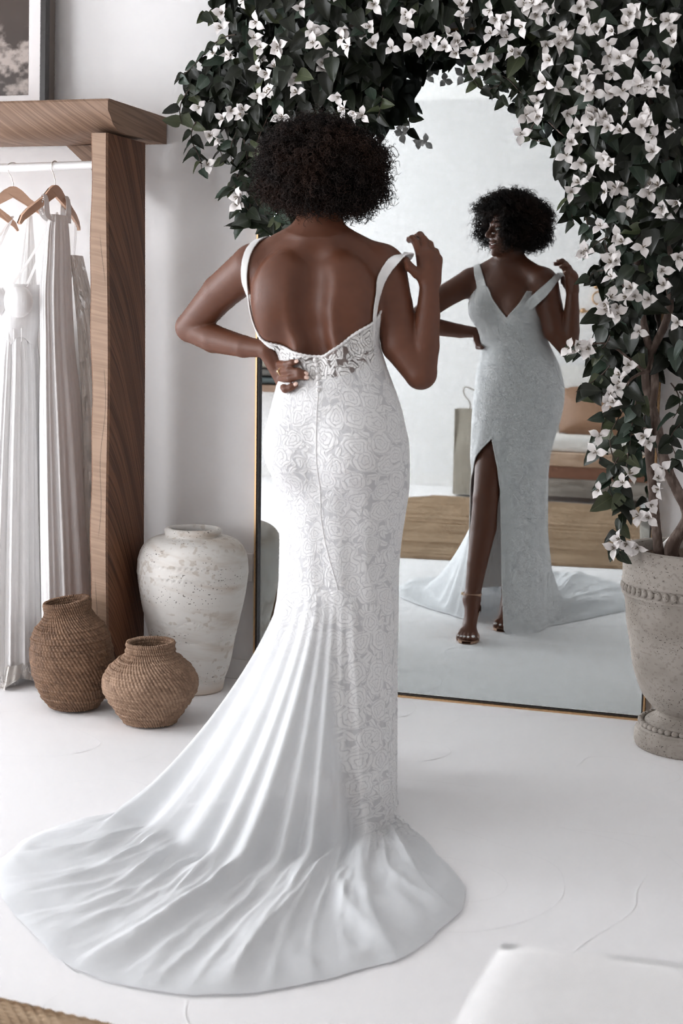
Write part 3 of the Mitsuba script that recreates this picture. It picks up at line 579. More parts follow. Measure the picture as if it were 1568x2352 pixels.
# sandals
prin('mat_sandal', (.42, .255, .17), .45)
for AN, heel, ball_, d, e in FEET:
    sd = fresh(bride + '__sandal'); lab(sd, label='tan high heeled sandal with thin straps')
    S = []
    for t, w_, z_ in ((-.062, .024, .098), (-.04, .026, .096), (-.01, .025, .080), (.03, .024, .042), (.06, .030, .018), (.085, .040, .012), (.11, .041, .011), (.13, .034, .011), (.146, .018, .012)):
        c = AN + d * (t); c[2] = z_; sh = e * (.004 if t > .05 else 0)
        S.append([c - e * w_ + sh, c + e * w_ + sh, c + e * w_ + sh - [0, 0, .009], c - e * w_ + sh - [0, 0, .009]])
    add('sole', grid(np.array(S), wrap=True), 'mat_sandal', sd, smooth=40)
    hb = AN - d * .045; add('heel', tube([hb + [0, 0, .093 - hb[2]], hb + d * .004 + [0, 0, .045 - hb[2]], hb + d * .004 + [0, 0, .002 - hb[2]]], [.018, .008, .006], 12, 10), 'mat_sandal', sd, smooth=40)
    g = np.linspace(-.12 * PI, 1.12 * PI, 25); bc = ball_ + d * .004
    P = np.array([bc + e * .001 + e * .046 * np.cos(q) + Z * (.014 + .040 * np.sin(q) - bc[2]) for q in g]); add('toe_strap', ribbon(P, np.tile(d * .0065 + [0, 0, -.003], (len(P), 1)), .003), 'mat_sandal', sd, smooth=40)
    g = np.linspace(0, 2 * PI, 41); ac = AN + [0, 0, .022]
    add('ankle_strap', ribbon(np.array([ac + e * .0375 * np.cos(q) + d * .0375 * np.sin(q) - d * .004 for q in g]), np.tile(Z * .0055, (41, 1)), .003), 'mat_sandal', sd, smooth=40)
    add('buckle', box(-.004, .004, -.004, .004, -.005, .005, .001).apply_translation(ac - e * .041), 'mat_gold', sd)
    hc = np.array([heel + e * x for x in (0,)])
    add('heel_counter', ribbon(np.array([AN - d * .03 + e * .033 * np.cos(q) - d * .034 * np.sin(q) + Z * (.110 - AN[2]) for q in np.linspace(0, PI, 17)]), np.tile(Z * .014, (17, 1)), .003), 'mat_sandal', sd, smooth=40)
# hair: a dense core and some thousands of coiled locks
CORE_C, CORE_R = np.array([-1.209, 3.640, 1.690]), np.array([.163, .152, .122])
core = trimesh.creation.icosphere(subdivisions=5); v = np.array(core.vertices); dirs = v.copy()
def hair_r(d):
    """How far the hair reaches in direction d, before its curls."""
    side = d @ np.array([.95, .30, 0.]); f = d @ fd
    r = 1 / np.sqrt(((d / CORE_R) ** 2).sum(1))
    r = r * (1 + .05 * np.clip(-d[:, 2], 0, 1) * np.clip(side + .3, 0, 1)) * (1 + .30 * (meshkit.fbm(d * 3.2 + 3, 3, 4) - .5))
    face = np.clip((f - .66) / .12, 0, 1) * np.clip((.36 - d[:, 2]) / .2, 0, 1)
    nape = np.clip((-d[:, 2] - .62) / .25, 0, 1)
    return r * (1 - .66 * face) * (1 - .30 * nape)
core.vertices = CORE_C + dirs * (hair_r(dirs) * .84)[:, None] * (1 + .10 * (meshkit.fbm(dirs * 9, 3, 2) - .5))[:, None]
add('hair', core, 'mat_hair', bride, smooth=True, label='big rounded crown of dark tight curls')
r_ = np.random.default_rng(11); NC = 6200; d = r_.normal(size=(NC, 3)); d /= np.linalg.norm(d, axis=1, keepdims=True)
rr = hair_r(d); f = d @ fd; keep = ~((f > .74) & (d[:, 2] < .22)) & ~((f > .55) & (d[:, 2] < -.45)); d, rr = d[keep], rr[keep]
cv, cf, base = [], [], 0
ns, sd_ = 26, 3
for q, r0 in zip(d, rr):
    ax = q + r_.normal(size=3) * .38 + np.array([0, 0, -.18]); ax /= np.linalg.norm(ax)
    st = CORE_C + q * r0 * r_.uniform(.80, .97); big = r_.uniform() < .22; L = r_.uniform(.030, .062) if big else r_.uniform(.020, .046); tr = r_.uniform(1.8, 3.4); R_ = r_.uniform(.0065, .0105) if big else r_.uniform(.0035, .0065); ph = r_.uniform(0, 6.28)
    a = np.cross(ax, r_.normal(size=3)); a /= np.linalg.norm(a); b = np.cross(ax, a); t = np.linspace(0, 1, ns)
    p = st + ax * (t * L)[:, None] + np.array([0, 0, -.010]) * (t ** 2)[:, None] + (R_ * (.5 + .5 * t))[:, None] * (np.cos(t * tr * 6.28 + ph)[:, None] * a + np.sin(t * tr * 6.28 + ph)[:, None] * b)
    m = tube(p, [.0013, .0012, .0005], sd_, caps=False); cv.append(m.vertices); cf.append(m.faces + base); base += len(m.vertices)
add('curls', trimesh.Trimesh(np.vstack(cv), np.vstack(cf), process=False), 'mat_hair', bride + '__hair', smooth=True, kind='stuff')

# ------------------------------------------------------------------ lace
def rosettes(X, Y):
    """(dx, dy, random) of the nearest scattered rose centre."""
    best, bx, by, bk = mi.Float(9), mi.Float(0), mi.Float(0), mi.Float(0)
    for a in (-1, 0, 1):
        for b in (-1, 0, 1):
            cx, cy = dr.floor(X) + a, dr.floor(Y) + b
            dx, dy = X - cx - .15 - .7 * cell_rand(cx, cy, 1), Y - cy - .15 - .7 * cell_rand(cx, cy, 2); d = dx * dx + dy * dy; m = d < best
            best, bx, by, bk = dr.select(m, d, best), dr.select(m, dx, bx), dr.select(m, dy, by), dr.select(m, cell_rand(cx, cy, 3), bk)
    return bx, by, bk
def lace(x, y, s=.058):
    """Rose lace: 1 on the thread, 0 on the net."""
    wx, wy = x + .012 * (noise(x * 55, y * 55, 3) - .5), y + .012 * (noise(x * 55 + 9, y * 55, 5) - .5)
    dx, dy, k = rosettes(wx / s, wy / s); r = dr.sqrt(dx * dx + dy * dy); a = dr.atan2(dy, dx)
    q = r * 6.6 + .30 * dr.abs(dr.sin(a * 1.5 + 11 * k)) + .25 * dr.abs(dr.sin(a * 2 + 7 * k + 2)) - .25; i = dr.floor(q); fr = q - i
    gap = smoothstep(.05, .30, fr); cut = smoothstep(.03, .16, dr.abs(dr.sin(a * (1.5 + .5 * i) + 9 * k + 2.4 * i)))
    rose = smoothstep(.56, .50, r + .05 * dr.abs(dr.sin(a * 4 + 5 * k))) * gap * dr.maximum(cut, smoothstep(.55, .8, fr))
    ex, ey, k2 = rosettes(wx / (s * .36) + 31, wy / (s * .36) + 7); t = k2 * 6.28; u, v = ex * dr.cos(t) + ey * dr.sin(t), ey * dr.cos(t) - ex * dr.sin(t)
    leaf = smoothstep(.62, .52, dr.sqrt(dr.square(u * .95) + dr.square(v * 1.7))) * smoothstep(.0, .07, dr.abs(v))
    return dr.maximum(rose, dr.maximum(leaf, smoothstep(.05, .02, dr.abs(noise(wx / s * 1.6 + 11, wy / s * 1.6) - .5)) * .8) * smoothstep(.46, .54, r))
def gown_fade(uv): return smoothstep(.40, .62, uv.y + .12 * (noise(uv.x * 14, uv.y * 5) - .5) + .62 * smoothstep(.02, .10, uv.x) + .62 * smoothstep(-.22, -.27, uv.x))
def f_gown(p, n, uv):
    L = lace(uv.x, uv.y) * gown_fade(uv); tul = .02 * noise(uv.x * 90, uv.y * 3)
    c = mix((.585, .585, .595), (.80, .80, .80), L); return mix((.715, .73, .745), c, gown_fade(uv)) * (.985 + tul)
prin('mat_gown', proc(f_gown), .55, specular=.2, sheen=.3, bump=proc(lambda p, n, uv: .0011 * lace(uv.x, uv.y) * gown_fade(uv) + .0003 * noise(uv.x * 700, uv.y * 700), eps=8e-4), bscale=1.0)
prin('mat_lace_solid', (.78, .775, .77), .6, specular=.2)
scene['mat_lace_net'] = {'type': 'mask', 'opacity': proc(lambda p, n, uv: .22 + .78 * smoothstep(.18, .42, lace(uv.x, uv.y))), 'bsdf': {'type': 'twosided', 'bsdf': {'type': 'bumpmap', 'arbitrary': proc(lambda p, n, uv: .0012 * lace(uv.x, uv.y), eps=8e-4), 'scale': 1.0, 'bsdf': {'type': 'principled', 'base_color': rgb(.80, .795, .785), 'roughness': .6, 'specular': .2}}}}

# ------------------------------------------------------------------ the gown, one cloth grid from neckline to hem
lerp = lambda x, t: np.interp(x, [a for a, b in t], [b for a, b in t])
def ztop(a):
    tab = [(-188, 1.312), (-175, 1.292), (-160, 1.270), (-150, 1.250), (-135, 1.236), (-115, 1.226), (-95, 1.219), (-84, 1.219), (-65, 1.238), (-45, 1.262), (-28, 1.288), (-12, 1.310), (0, 1.335), (14, 1.368), (28, 1.400), (42, 1.408), (52, 1.385), (66, 1.340), (76, 1.312), (82, 1.298), (88, 1.312), (98, 1.338), (110, 1.372), (122, 1.408), (134, 1.425), (148, 1.425), (160, 1.395), (172, 1.345)]
    return PchipInterpolator(*np.array(tab).T)(np.clip(a, -188, 172))
SLR = [(0, 80), (.3, 87), (.6, 94), (.70, 99), (.75, 104), (.80, 112), (.816, 114), (2, 114)]; SLL = [(0, 184), (.3, 182), (.55, 174), (.64, 158), (.70, 143), (.75, 130), (.80, 117), (.816, 114), (2, 114)]
NU, NA, NBB, NC_ = 460, 170, 80, 84
uu = np.linspace(0, 1, NU); gfun = np.interp(uu, [0, .24, .90, 1], [0, .405, .955, 1])
SC = np.array([-1.165, 3.735])
LAND = [(-188, .172), (-178, .175), (-170, .19), (-160, .25), (-150, .37), (-142, .50), (-135, .59), (-122.7, .56), (-105, .60), (-91, .603), (-81.6, .53), (-67, .39), (-48, .30), (-29, .22), (-12, .175), (0, .168), (45, .172), (90, .178), (120, .18)]
HEM = [(-188, .174), (-178, .178), (-170, .20), (-160, .29), (-153, .48), (-147, .68), (-137.9, .86), (-130.3, .955), (-119.3, 1.035), (-108.8, 1.11), (-102.6, 1.172), (-94, 1.214), (-85.2, 1.214), (-79.3, 1.18), (-73.2, 1.12), (-65.7, 1.02), (-58.5, .905), (-51.4, .80), (-45.5, .66), (-40, .47), (-29, .29), (-12, .182), (0, .172), (45, .176), (90, .18), (120, .182)]
GOWN_ON = list(PR); PR.clear(); cone(LHIP, LHIP * .48 + LKN * .52 + [0, -.004, 0], .090, .075, .05); GOWN_ON, thigh = trunk_only + PR, None; PR[:] = BODY_PR
def trace(ang, z, off):
    """Where a level ray from outside meets the trunk, `off` above the skin."""
    row = trunk_row(z); d = np.stack([np.cos(ang), np.sin(ang), 0 * ang], 1); c = np.stack([row[:, 0], row[:, 1], z], 1); t = np.full(len(z), .33)
    for _ in range(16): t = t - .92 * (field(c + d * t[:, None], GOWN_ON, -1.0) - off)
    return c + d * t[:, None]
ZK = .62
# region A: fitted, from the neckline to just above the knee
angA = np.zeros((NA, NU)); zA = np.zeros((NA, NU))
ang = 114 + (114 - 360 - 114) * gfun
for it in range(3):
    zt = ztop(np.where(ang < -188, ang + 360, ang)); zt[ang < -188] = ztop(ang[ang < -188] + 360)
vv = np.linspace(0, 1, NA) ** .95
zA = zt[None] + (ZK - zt)[None] * vv[:, None]
aR, aL = lerp(zA, SLR), lerp(zA, SLL) - 360; angA = aR + (aL - aR) * gfun[None]
wrapfix = np.where(angA < -188, angA + 360, angA)
PA = trace(np.radians(angA.ravel()), zA.ravel(), .0045).reshape(NA, NU, 3)
# the skirt's side seam line: light creasing below the hips
cr = np.clip((.98 - zA) / .3, 0, 1); PA[..., 0] += .0025 * cr * np.sin(np.radians(angA) * 13 + zA * 9); PA[..., 1] += .0025 * cr * np.cos(np.radians(angA) * 11 + zA * 7)
# region B: from the knee to the floor
def folds(a, r=0):
    t = np.radians(a); t = t + .05 * np.sin(5 * t + 1); return .34 * np.sin(11 * t + .7 + .9 * np.sin(2 * t)) + .34 * np.sin(19 * t + 2.1 + 1.3 * np.sin(3 * t + 1) + r) + .32 * np.sin(37 * t + .3 + 1.2 * np.sin(4 * t) + r * 3)
sB = np.linspace(0, 1, NBB + 1)[1:, None]
zlin = ZK * (1 - sB) + .012 * sB; aR, aL = lerp(zlin, SLR), lerp(zlin, SLL) - 360; angB = aR + (aL - aR) * gfun[None]; ta = np.radians(angB)
base = PA[-1]; r0 = np.hypot(base[:, 0] - SC[0], base[:, 1] - SC[1])[None]; rl = lerp(angB, LAND)
b1 = r0 + .10 * (rl - r0); b2 = r0 + .70 * (rl - r0); rB = (1 - sB) ** 3 * r0 + 3 * sB * (1 - sB) ** 2 * b1 + 3 * sB ** 2 * (1 - sB) * b2 + sB ** 3 * rl
zB = (1 - sB) ** 3 * ZK + 3 * sB * (1 - sB) ** 2 * (ZK - .19) + 3 * sB ** 2 * (1 - sB) * .13 + sB ** 3 * .012
flare = np.clip((rl - .17) / .25, 0, 1); fo = folds(angB)
rB = rB + (flare * .040 * sB ** 1.2 + .004 * sB * np.clip((120 - angB) / 60, 0, 1)) * fo
zB = zB + flare * .030 * sB ** 3 * (fo + 1)
PB = np.stack([SC[0] + rB * np.cos(ta), SC[1] + rB * np.sin(ta), zB], -1)
# region C: the train spread over the floor
sC = np.linspace(0, 1, NC_ + 1)[1:, None]; angC = np.repeat(angB[-1:], NC_, 0); rh = lerp(angC, HEM); rlC = rB[-1:]
sw = sC * (1 - sC) * 22 * np.sin(np.radians(angC) * 2.0) * np.clip((rh - rlC) / .4, 0, 1)
ta = np.radians(angC + sw); rC = rlC + np.maximum(rh - rlC, .002) * sC; foC = folds(angC, rC)
wide = np.clip((rh - rlC) / .3, 0, 1)
PC = np.stack([SC[0] + rC * np.cos(ta), SC[1] + rC * np.sin(ta), 0 * rC], -1)
q = PC * np.array([4.5, 4.5, 1]); fl = .5 + .5 * foC
sh = 1 - np.abs(np.sin(23 * np.radians(angC) * .5 + 1.6 * np.sin(3 * np.radians(angC)) + rC * 2.2)); sh2 = 1 - np.abs(np.sin(41 * np.radians(angC) * .5 + 2 * np.sin(4 * np.radians(angC) + 1) - rC * 3))
mod = meshkit.noise(np.stack([q[..., 0] * .8, q[..., 1] * .8, 0 * q[..., 0] + 4], -1), 9)
tt = np.radians(angC); fine = 1 - np.abs(np.sin(38 * tt + 2.5 * np.sin(5 * tt + 1) + rC * 6)); mod2 = meshkit.noise(np.stack([q[..., 0] * 1.6, q[..., 1] * 1.6, 0 * q[..., 0] + 14], -1), 12)
rid = np.clip(fl, 0, 1) ** 1.4 * .042 * (1 - sC) ** 1.1 + (sh ** 2.2 * .046 * mod + sh2 ** 2 * .026 * (1 - mod)) * (1 - .72 * sC) + (fine ** 1.5 * .012 * mod2 + .016 * np.abs(meshkit.fbm(np.stack([rC * 9 + foC, tt * 24 + 1.5 * np.sin(3 * tt), 0 * rC + 3], -1), 3, 8) - .5)) * (1 - .5 * sC) + .030 * meshkit.fbm(np.stack([q[..., 0] * 1.2 + .6 * foC, q[..., 1] * 1.2, 0 * sC + 0 * q[..., 0] + 2], -1), 3, 5) * (1 - .6 * sC)
endz = zB[-1:] - .0
flat = 1 - np.clip((sC - .88) / .12, 0, 1) ** 2 * .85
PC[..., 2] = .004 + np.maximum(rid, 0) * wide * flat + (endz - .004 - rid[:1] * wide[:1]) * (1 - sC) ** 5
PC[..., 2] = np.maximum(PC[..., 2], .003)
wob = .012 * (meshkit.fbm(np.stack([np.cos(tt) * 7, np.sin(tt) * 7, 0 * rC], -1), 3, 17) - .5) * wide * sC ** 6 * 3; PC[..., 0] += wob * np.cos(tt); PC[..., 1] += wob * np.sin(tt)
G = np.concatenate([PA, PB, PC]); jn = NA + NBB - 1
for _ in range(14): G[jn - 12:jn + 12] += .5 * ((G[jn - 13:jn + 11] + G[jn - 11:jn + 13]) / 2 - G[jn - 12:jn + 12])
AN = np.concatenate([angA, angB, angC]); arc = np.concatenate([zA, np.repeat(ZK - .62 * sB, NU, 1), 0 - (rC - rlC)])
UV = np.stack([np.radians(AN + 90) * .165, arc], -1)
faces = grid_faces(NU, len(G)); nrow = len(G)
i_, j_ = np.meshgrid(np.arange(nrow - 1), np.arange(NU - 1), indexing='ij'); zc = G[:-1, :-1, 2].ravel(); ac = AN[:-1, :-1].ravel()
band = lambda a: lerp(a, [(-188, 1.30), (-170, 1.20), (-150, 1.165), (-120, 1.158), (-90, 1.163), (-60, 1.176), (-35, 1.192), (-15, 1.22), (0, 1.40)])
is_band = (i_.ravel() < NA - 1) & (zc > band(ac)) & (ac < 0) & (ac > -186)
is_train = (UV.reshape(len(G), NU, 2)[:-1, :-1, 1].ravel() < .34) & (ac < -24) & (ac > -176)
sel = lambda m: np.vstack([faces[:len(m)][m], faces[len(m):][m]])
def sub(fc):
    u_, inv = np.unique(fc, return_inverse=True); return trimesh.Trimesh(G.reshape(-1, 3)[u_], inv.reshape(-1, 3), process=False), UV.reshape(-1, 2)[u_]
gown = fresh(bride + '__gown'); lab(gown, label='fitted white lace gown with a low back, a slit and a long train')
m_, uv_ = sub(sel(~is_band & ~is_train)); add('skirt', m_, 'mat_gown', gown, smooth=True, uv=uv_)
scene['mat_train'] = {'type': 'mask', 'opacity': proc(lambda p, n, uv: mi.Float(.80) + .18 * smoothstep(.05, .30, uv.y) + .06 * (noise(uv.x * 60, uv.y * 6) - .5)), 'bsdf': {'type': 'ref', 'id': 'mat_gown'}}
m_, uv_ = sub(sel(is_train)); add('train', m_, 'mat_train', gown, smooth=True, uv=uv_, label='sheer tulle train spread over the floor')
ph_ = np.linspace(math.radians(176), math.radians(356), 60); LZ = np.linspace(.80, .135, 30)
lin = np.stack([np.stack([TRI(z)[0] + .93 * TRI(z)[2] * np.cos(ph_), TRI(z)[1] + .90 * TRI(z)[3] * np.sin(ph_) + 0 * ph_, 0 * ph_ + z], -1) for z in LZ])
prin('mat_lining', (.80, .80, .79), .6); add('lining', grid(lin), 'mat_lining', gown, smooth=True, label='plain white lining inside the skirt')
m_, uv_ = sub(sel(is_band)); add('lace_panel', m_, 'mat_lace_net', gown, smooth=True, uv=uv_, label='see-through lace panel at the waist')
def trim(P, r=.0032, n=12, out=.004):
    """A scalloped edge along a line."""
    P = np.asarray(P); L = np.r_[0, np.cumsum(np.linalg.norm(np.diff(P, axis=0), axis=1))]; k = int(L[-1] / .003); t = np.linspace(0, L[-1], k); Q = np.stack([np.interp(t, L, P[:, c]) for c in range(3)], 1)
    return tube(Q, r * (.75 + .55 * np.abs(np.sin(t / .012 * PI))), 6)
okc = np.arange(NU)
add('neckline_trim', trim(G[0, okc]), 'mat_lace_solid', gown, smooth=True, label='scalloped lace edging')
i0 = np.argmax(zA[:, 0] < .816)
for col in (0, NU - 1): add('slit_trim', trim(np.concatenate([G[i0:NA + NBB, col]]), .0026), 'mat_lace_solid', gown, smooth=True)
seam_col = np.argmin(np.abs(AN[60] + 93)); seam = G[:NA, seam_col]
prin('mat_button', (.84, .83, .82), .25)
for zz in (1.212, 1.198, 1.184, 1.168, 1.152, 1.136):
    k = np.argmin(np.abs(seam[:, 2] - zz)); p = seam[k]; o = p - np.array([*trunk_row(p[2])[:2], p[2]]); o /= np.linalg.norm(o)
    add('button', ball(p + o * .003, (.0058, .0058, .0066), 2), 'mat_button', gown, smooth=True)
k0 = np.argmin(np.abs(seam[:, 2] - 1.13)); o_ = seam[k0:] - np.stack([trunk_row(seam[k0:, 2])[:, 0], trunk_row(seam[k0:, 2])[:, 1], seam[k0:, 2]], 1); o_ /= np.linalg.norm(o_, axis=1, keepdims=True)
add('back_seam', tube(seam[k0:] + o_ * .0006, [.0015] * (len(seam) - k0), 6), 'mat_lace_solid', gown, smooth=True)

# straps: the left one lies over the shoulder, the right one is lifted on the thumb
def snap(p, off, reach=.022):
    p = np.array(p, float)
    for _ in range(6):
        d = BODY(p); g = np.stack([BODY(p + np.eye(3)[k] * .002) - BODY(p - np.eye(3)[k] * .002) for k in range(3)], 1); g /= np.linalg.norm(g, axis=1, keepdims=True) + 1e-9
        m = (d < reach)[:, None]; p = p - np.where(m, g * (d - off)[:, None], 0) * .8
    return p, g
def strap(pts, w, reach):
    p = smooth_path(pts, 70); p, g = snap(p, np.interp(np.arange(70), [0, 6, 22, 69], [-.004, .0005, .0055, .0055]), reach); k = np.ones(5) / 5
    for c in range(3): p[2:-2, c] = np.convolve(p[:, c], k, 'valid')
    for c in range(3): g[2:-2, c] = np.convolve(g[:, c], k, 'valid')
    t = np.gradient(p, axis=0); W_ = np.cross(t, g); W_ /= np.linalg.norm(W_, axis=1, keepdims=True) + 1e-9
    ww = np.interp(np.linspace(0, 1, 70), *zip(*w)); sc = 1 + .05 * np.abs(np.sin(np.arange(70) * 1.1)); return ribbon(p, W_ * (ww * sc)[:, None], .004)
sm = strap([(-1.285, 3.765, 1.31), (-1.298, 3.765, 1.35), (-1.316, 3.735, 1.41), (-1.336, 3.690, 1.47), (-1.350, 3.650, 1.512), (-1.362, 3.603, 1.512), (-1.374, 3.574, 1.487), (-1.380, 3.560, 1.455), (-1.384, 3.560, 1.42), (-1.386, 3.580, 1.385), (-1.376, 3.596, 1.345), (-1.356, 3.606, 1.31), (-1.336, 3.610, 1.275), (-1.312, 3.605, 1.236)],
           [(0, .030), (.2, .024), (.35, .0165), (.5, .0095), (.75, .0085), (1, .005)], .03)
add('strap', sm, 'mat_lace_solid', gown, smooth=50, label='lace strap lying over the left shoulder')
sm = strap([(-1.12, 3.765, 1.32), (-1.098, 3.765, 1.355), (-1.060, 3.766, 1.392), (-1.022, 3.748, 1.436), (-.996, 3.705, 1.474), (-.981, 3.664, 1.4835), (-1.000, 3.650, 1.474), (-1.026, 3.643, 1.447), (-1.041, 3.638, 1.42), (-1.054, 3.630, 1.392), (-1.059, 3.613, 1.36), (-1.064, 3.611, 1.33), (-1.067, 3.619, 1.30), (-1.066, 3.628, 1.265)],
           [(0, .020), (.2, .0205), (.35, .014), (.42, .012), (.5, .0135), (.62, .0125), (.75, .0105), (.9, .006), (1, .004)], .008)
add('strap', sm, 'mat_lace_solid', gown, smooth=50, label='lace strap lifted off the right shoulder on the thumb')

# ------------------------------------------------------------------ gowns on hangers
prin('mat_hanger', proc(lambda p, n, uv: mix((.46, .285, .195), (.54, .35, .25), fbm(p.x * 30, p.y * 12, p.z * 60, 3))), .4, specular=.4)
bsdf('mat_steel', {'type': 'roughconductor', 'material': 'none', 'alpha': .25, 'specular_reflectance': rgb(.72, .68, .62)})
def gauze(p): return noise(p.x * 160 + p.y * 160, p.z * 9) * .6 + fbm(p.x * 40 + p.y * 40, p.z * 26, 0, 3) * .4
prin('mat_chiffon', proc(lambda p, n, uv: mi.Color3f(.84, .83, .825) * (.95 + .08 * gauze(p))), .7, specular=.15, sheen=.3, bump=proc(lambda p, n, uv: .0016 * gauze(p), eps=8e-4), bscale=1.0)
prin('mat_beige_lining', (.60, .47, .38), .8)
prin('mat_satin_strap', (.86, .85, .845), .4)
scene['mat_rack_lace'] = {'type': 'mask', 'opacity': proc(lambda p, n, uv: .25 + .75 * lace(uv.x, uv.y, .105)), 'bsdf': {'type': 'twosided', 'bsdf': {'type': 'principled', 'base_color': rgb(.70, .665, .625), 'roughness': .7, 'specular': .15}}}
scene['mat_tulle'] = {'type': 'mask', 'opacity': proc(lambda p, n, uv: .45 + .45 * smoothstep(.3, .7, gauze(p))), 'bsdf': {'type': 'twosided', 'bsdf': {'type': 'principled', 'base_color': rgb(.82, .81, .80), 'roughness': .7}}}
def hanger(x, ang, label):
    """A flat wooden hanger on the rail; ang turns its right arm from the wall (0) towards the room's right."""
    h = thing('clothes_hanger', label, 'hanger', 'wooden hangers on the white rail')
    zr = rodz(x); s = math.sin(ang); c = math.cos(ang); u = np.array([s, c, 0]); w = np.array([c, -s, 0]); o = np.array([x, ROD_Y, zr])
    g = np.linspace(-.15 * PI, 1.0 * PI, 14); rr = .0185
    arc = [o + u * rr * math.cos(q) + Z * (rr * math.sin(q) - .001) for q in g]; arc = arc + [arc[-1] + [0, 0, -.012], o + u * -.006 + Z * -.032, o + Z * -.052, o + Z * -.072]
    add('hook', tube(np.array(arc), .0016, 8), 'mat_steel', h, smooth=True, label='thin wire hook')
    # wishbone outline in (along, height)
    top = [(-.215, -.205), (-.20, -.178), (-.17, -.155), (-.12, -.128), (-.075, -.105), (-.04, -.078), (-.015, -.066), (0, -.064), (.015, -.066), (.04, -.078), (.075, -.105), (.12, -.128), (.17, -.155), (.20, -.178), (.215, -.205)]
    bot = [(.207, -.21), (.19, -.195), (.16, -.179), (.11, -.153), (.05, -.125), (0, -.103), (-.05, -.125), (-.11, -.153), (-.16, -.179), (-.19, -.195), (-.207, -.21)]
    m = trimesh.creation.extrude_polygon(Polygon(top + bot).buffer(-.0012).buffer(.0012), .012, engine='earcut'); v = np.array(m.vertices); cv = .035 * (v[:, 0] / .2) ** 2
    P = o + v[:, :1] * .80 * u + v[:, 1:2] * Z + (v[:, 2:3] - .006 - cv[:, None] * .6) * w
    add('arms', trimesh.Trimesh(P, m.faces, process=False), 'mat_hanger', h, smooth=30, label='curved pale wooden arms')
    return o, u, w
def drape(rows, n, amp, nu=220, nv=150, seed=0, uvs=1.0, open_=None, tw=0.0):
    """A hanging skirt: rows of (z, centre x, centre y, half size x, half size y, pleat depth)."""
    rows = np.array(sorted(rows)); z = np.linspace(rows[-1, 0], rows[0, 0], nv); I_ = PchipInterpolator(rows[:, 0], rows[:, 1:])(z); th = np.linspace(0, 2 * PI, nu, endpoint=open_ is not None) if open_ is None else np.linspace(open_[0], open_[1], nu)
    T_ = th[None] + tw * (z[:, None] - z[0]); r_ = np.random.default_rng(seed); p1, p2, p3 = r_.uniform(0, 6, 3)
    pl = .55 * np.sin(n * T_ + p1 + .8 * np.sin(2 * T_ + p2)) + .3 * np.sin(2.3 * n * T_ + p2) + .25 * np.sin(n * .5 * T_ + p3 + z[:, None] * 1.5); d = amp * I_[:, 4:5] * pl
    X = I_[:, 0:1] + (I_[:, 2:3] + d) * np.cos(T_); Y = I_[:, 1:2] + (I_[:, 3:4] + d * 1.3) * np.sin(T_); ZZ = z[:, None] + 0 * X
    ZZ = ZZ + .02 * np.sin(3 * T_ + p1) * ((z[0] - z[:, None]) / (z[0] - z[-1])) ** 4
    P = np.stack([X, Y, ZZ], -1); arc = np.r_[0, np.cumsum(np.linalg.norm(np.diff(P[nv // 2], axis=0), axis=1))]
    uv = np.stack([np.repeat(arc[None], nv, 0), ZZ], -1).reshape(-1, 2) * uvs
    return grid(P, wrap=open_ is None), uv
# nearest to the post: lace gown with a long sheer lace train
o, u, w = hanger(-2.535, math.radians(9), 'wooden hanger nearest the timber post, holding the lace gown')
gn = thing('wedding_gown', 'white lace gown with a sheer rose lace train hanging next to the timber post', 'dress')
m_, uv_ = drape([(1.655, -2.528, 4.715, .015, .055, .15), (1.60, -2.530, 4.71, .022, .070, .5), (1.50, -2.530, 4.705, .028, .080, .6), (1.40, -2.530, 4.70, .032, .090, .6), (1.22, -2.525, 4.70, .034, .098, .6), (.95, -2.51, 4.70, .044, .125, .8), (.6, -2.495, 4.70, .054, .145, 1), (.22, -2.48, 4.70, .062, .16, 1.1)], 9, .012, seed=2)
add('skirt', m_, 'mat_chiffon', gn, smooth=True, label='soft crinkled lace column')
m_, uv_ = drape([(1.52, -2.505, 4.80, .012, .04, .2), (1.2, -2.465, 4.82, .03, .05, .6), (.9, -2.435, 4.82, .04, .06, .8), (.5, -2.415, 4.82, .055, .07, 1), (.10, -2.40, 4.83, .05, .08, 1)], 5, .012, seed=5)
add('lace_train', m_, 'mat_rack_lace', gn, smooth=True, uv=uv_, label='sheer beige rose lace train')
for yy, zz in ((.060, 1.716), (-.062, 1.712)):
    a = o + u * yy; a[2] = zz
    for s_ in (-1, 1):
        P = smooth_path([a + w * s_ * .002 + Z * .008, a + w * s_ * .010 - Z * .01, a + w * s_ * .012 - Z * .05, np.array([-2.528 + s_ * .012, 4.712 + yy * .75, 1.63])], 24)
        add('strap', ribbon(P, np.tile(u * .012, (24, 1)) * np.linspace(.9, 1.5, 24)[:, None], .002), 'mat_chiffon', gn, smooth=50)
    for k in range(9): add('bead', ball(a + u * (.012 if yy > 0 else -.012) + w * (.007 * math.cos(k * .7)) - Z * (.004 + .007 * k), .0028, 1), 'mat_satin_strap', gn, smooth=True)
a = o + u * .132 - w * .015 - Z * .155
for k in range(3): add('hanging_loop', tube(smooth_path([a + u * .006 * k, a + [0.003 * k, -.008, -.12], [-2.520, 4.79 - .01 * k, 1.44]], 20), .0010, 6), 'mat_satin_strap', gn)
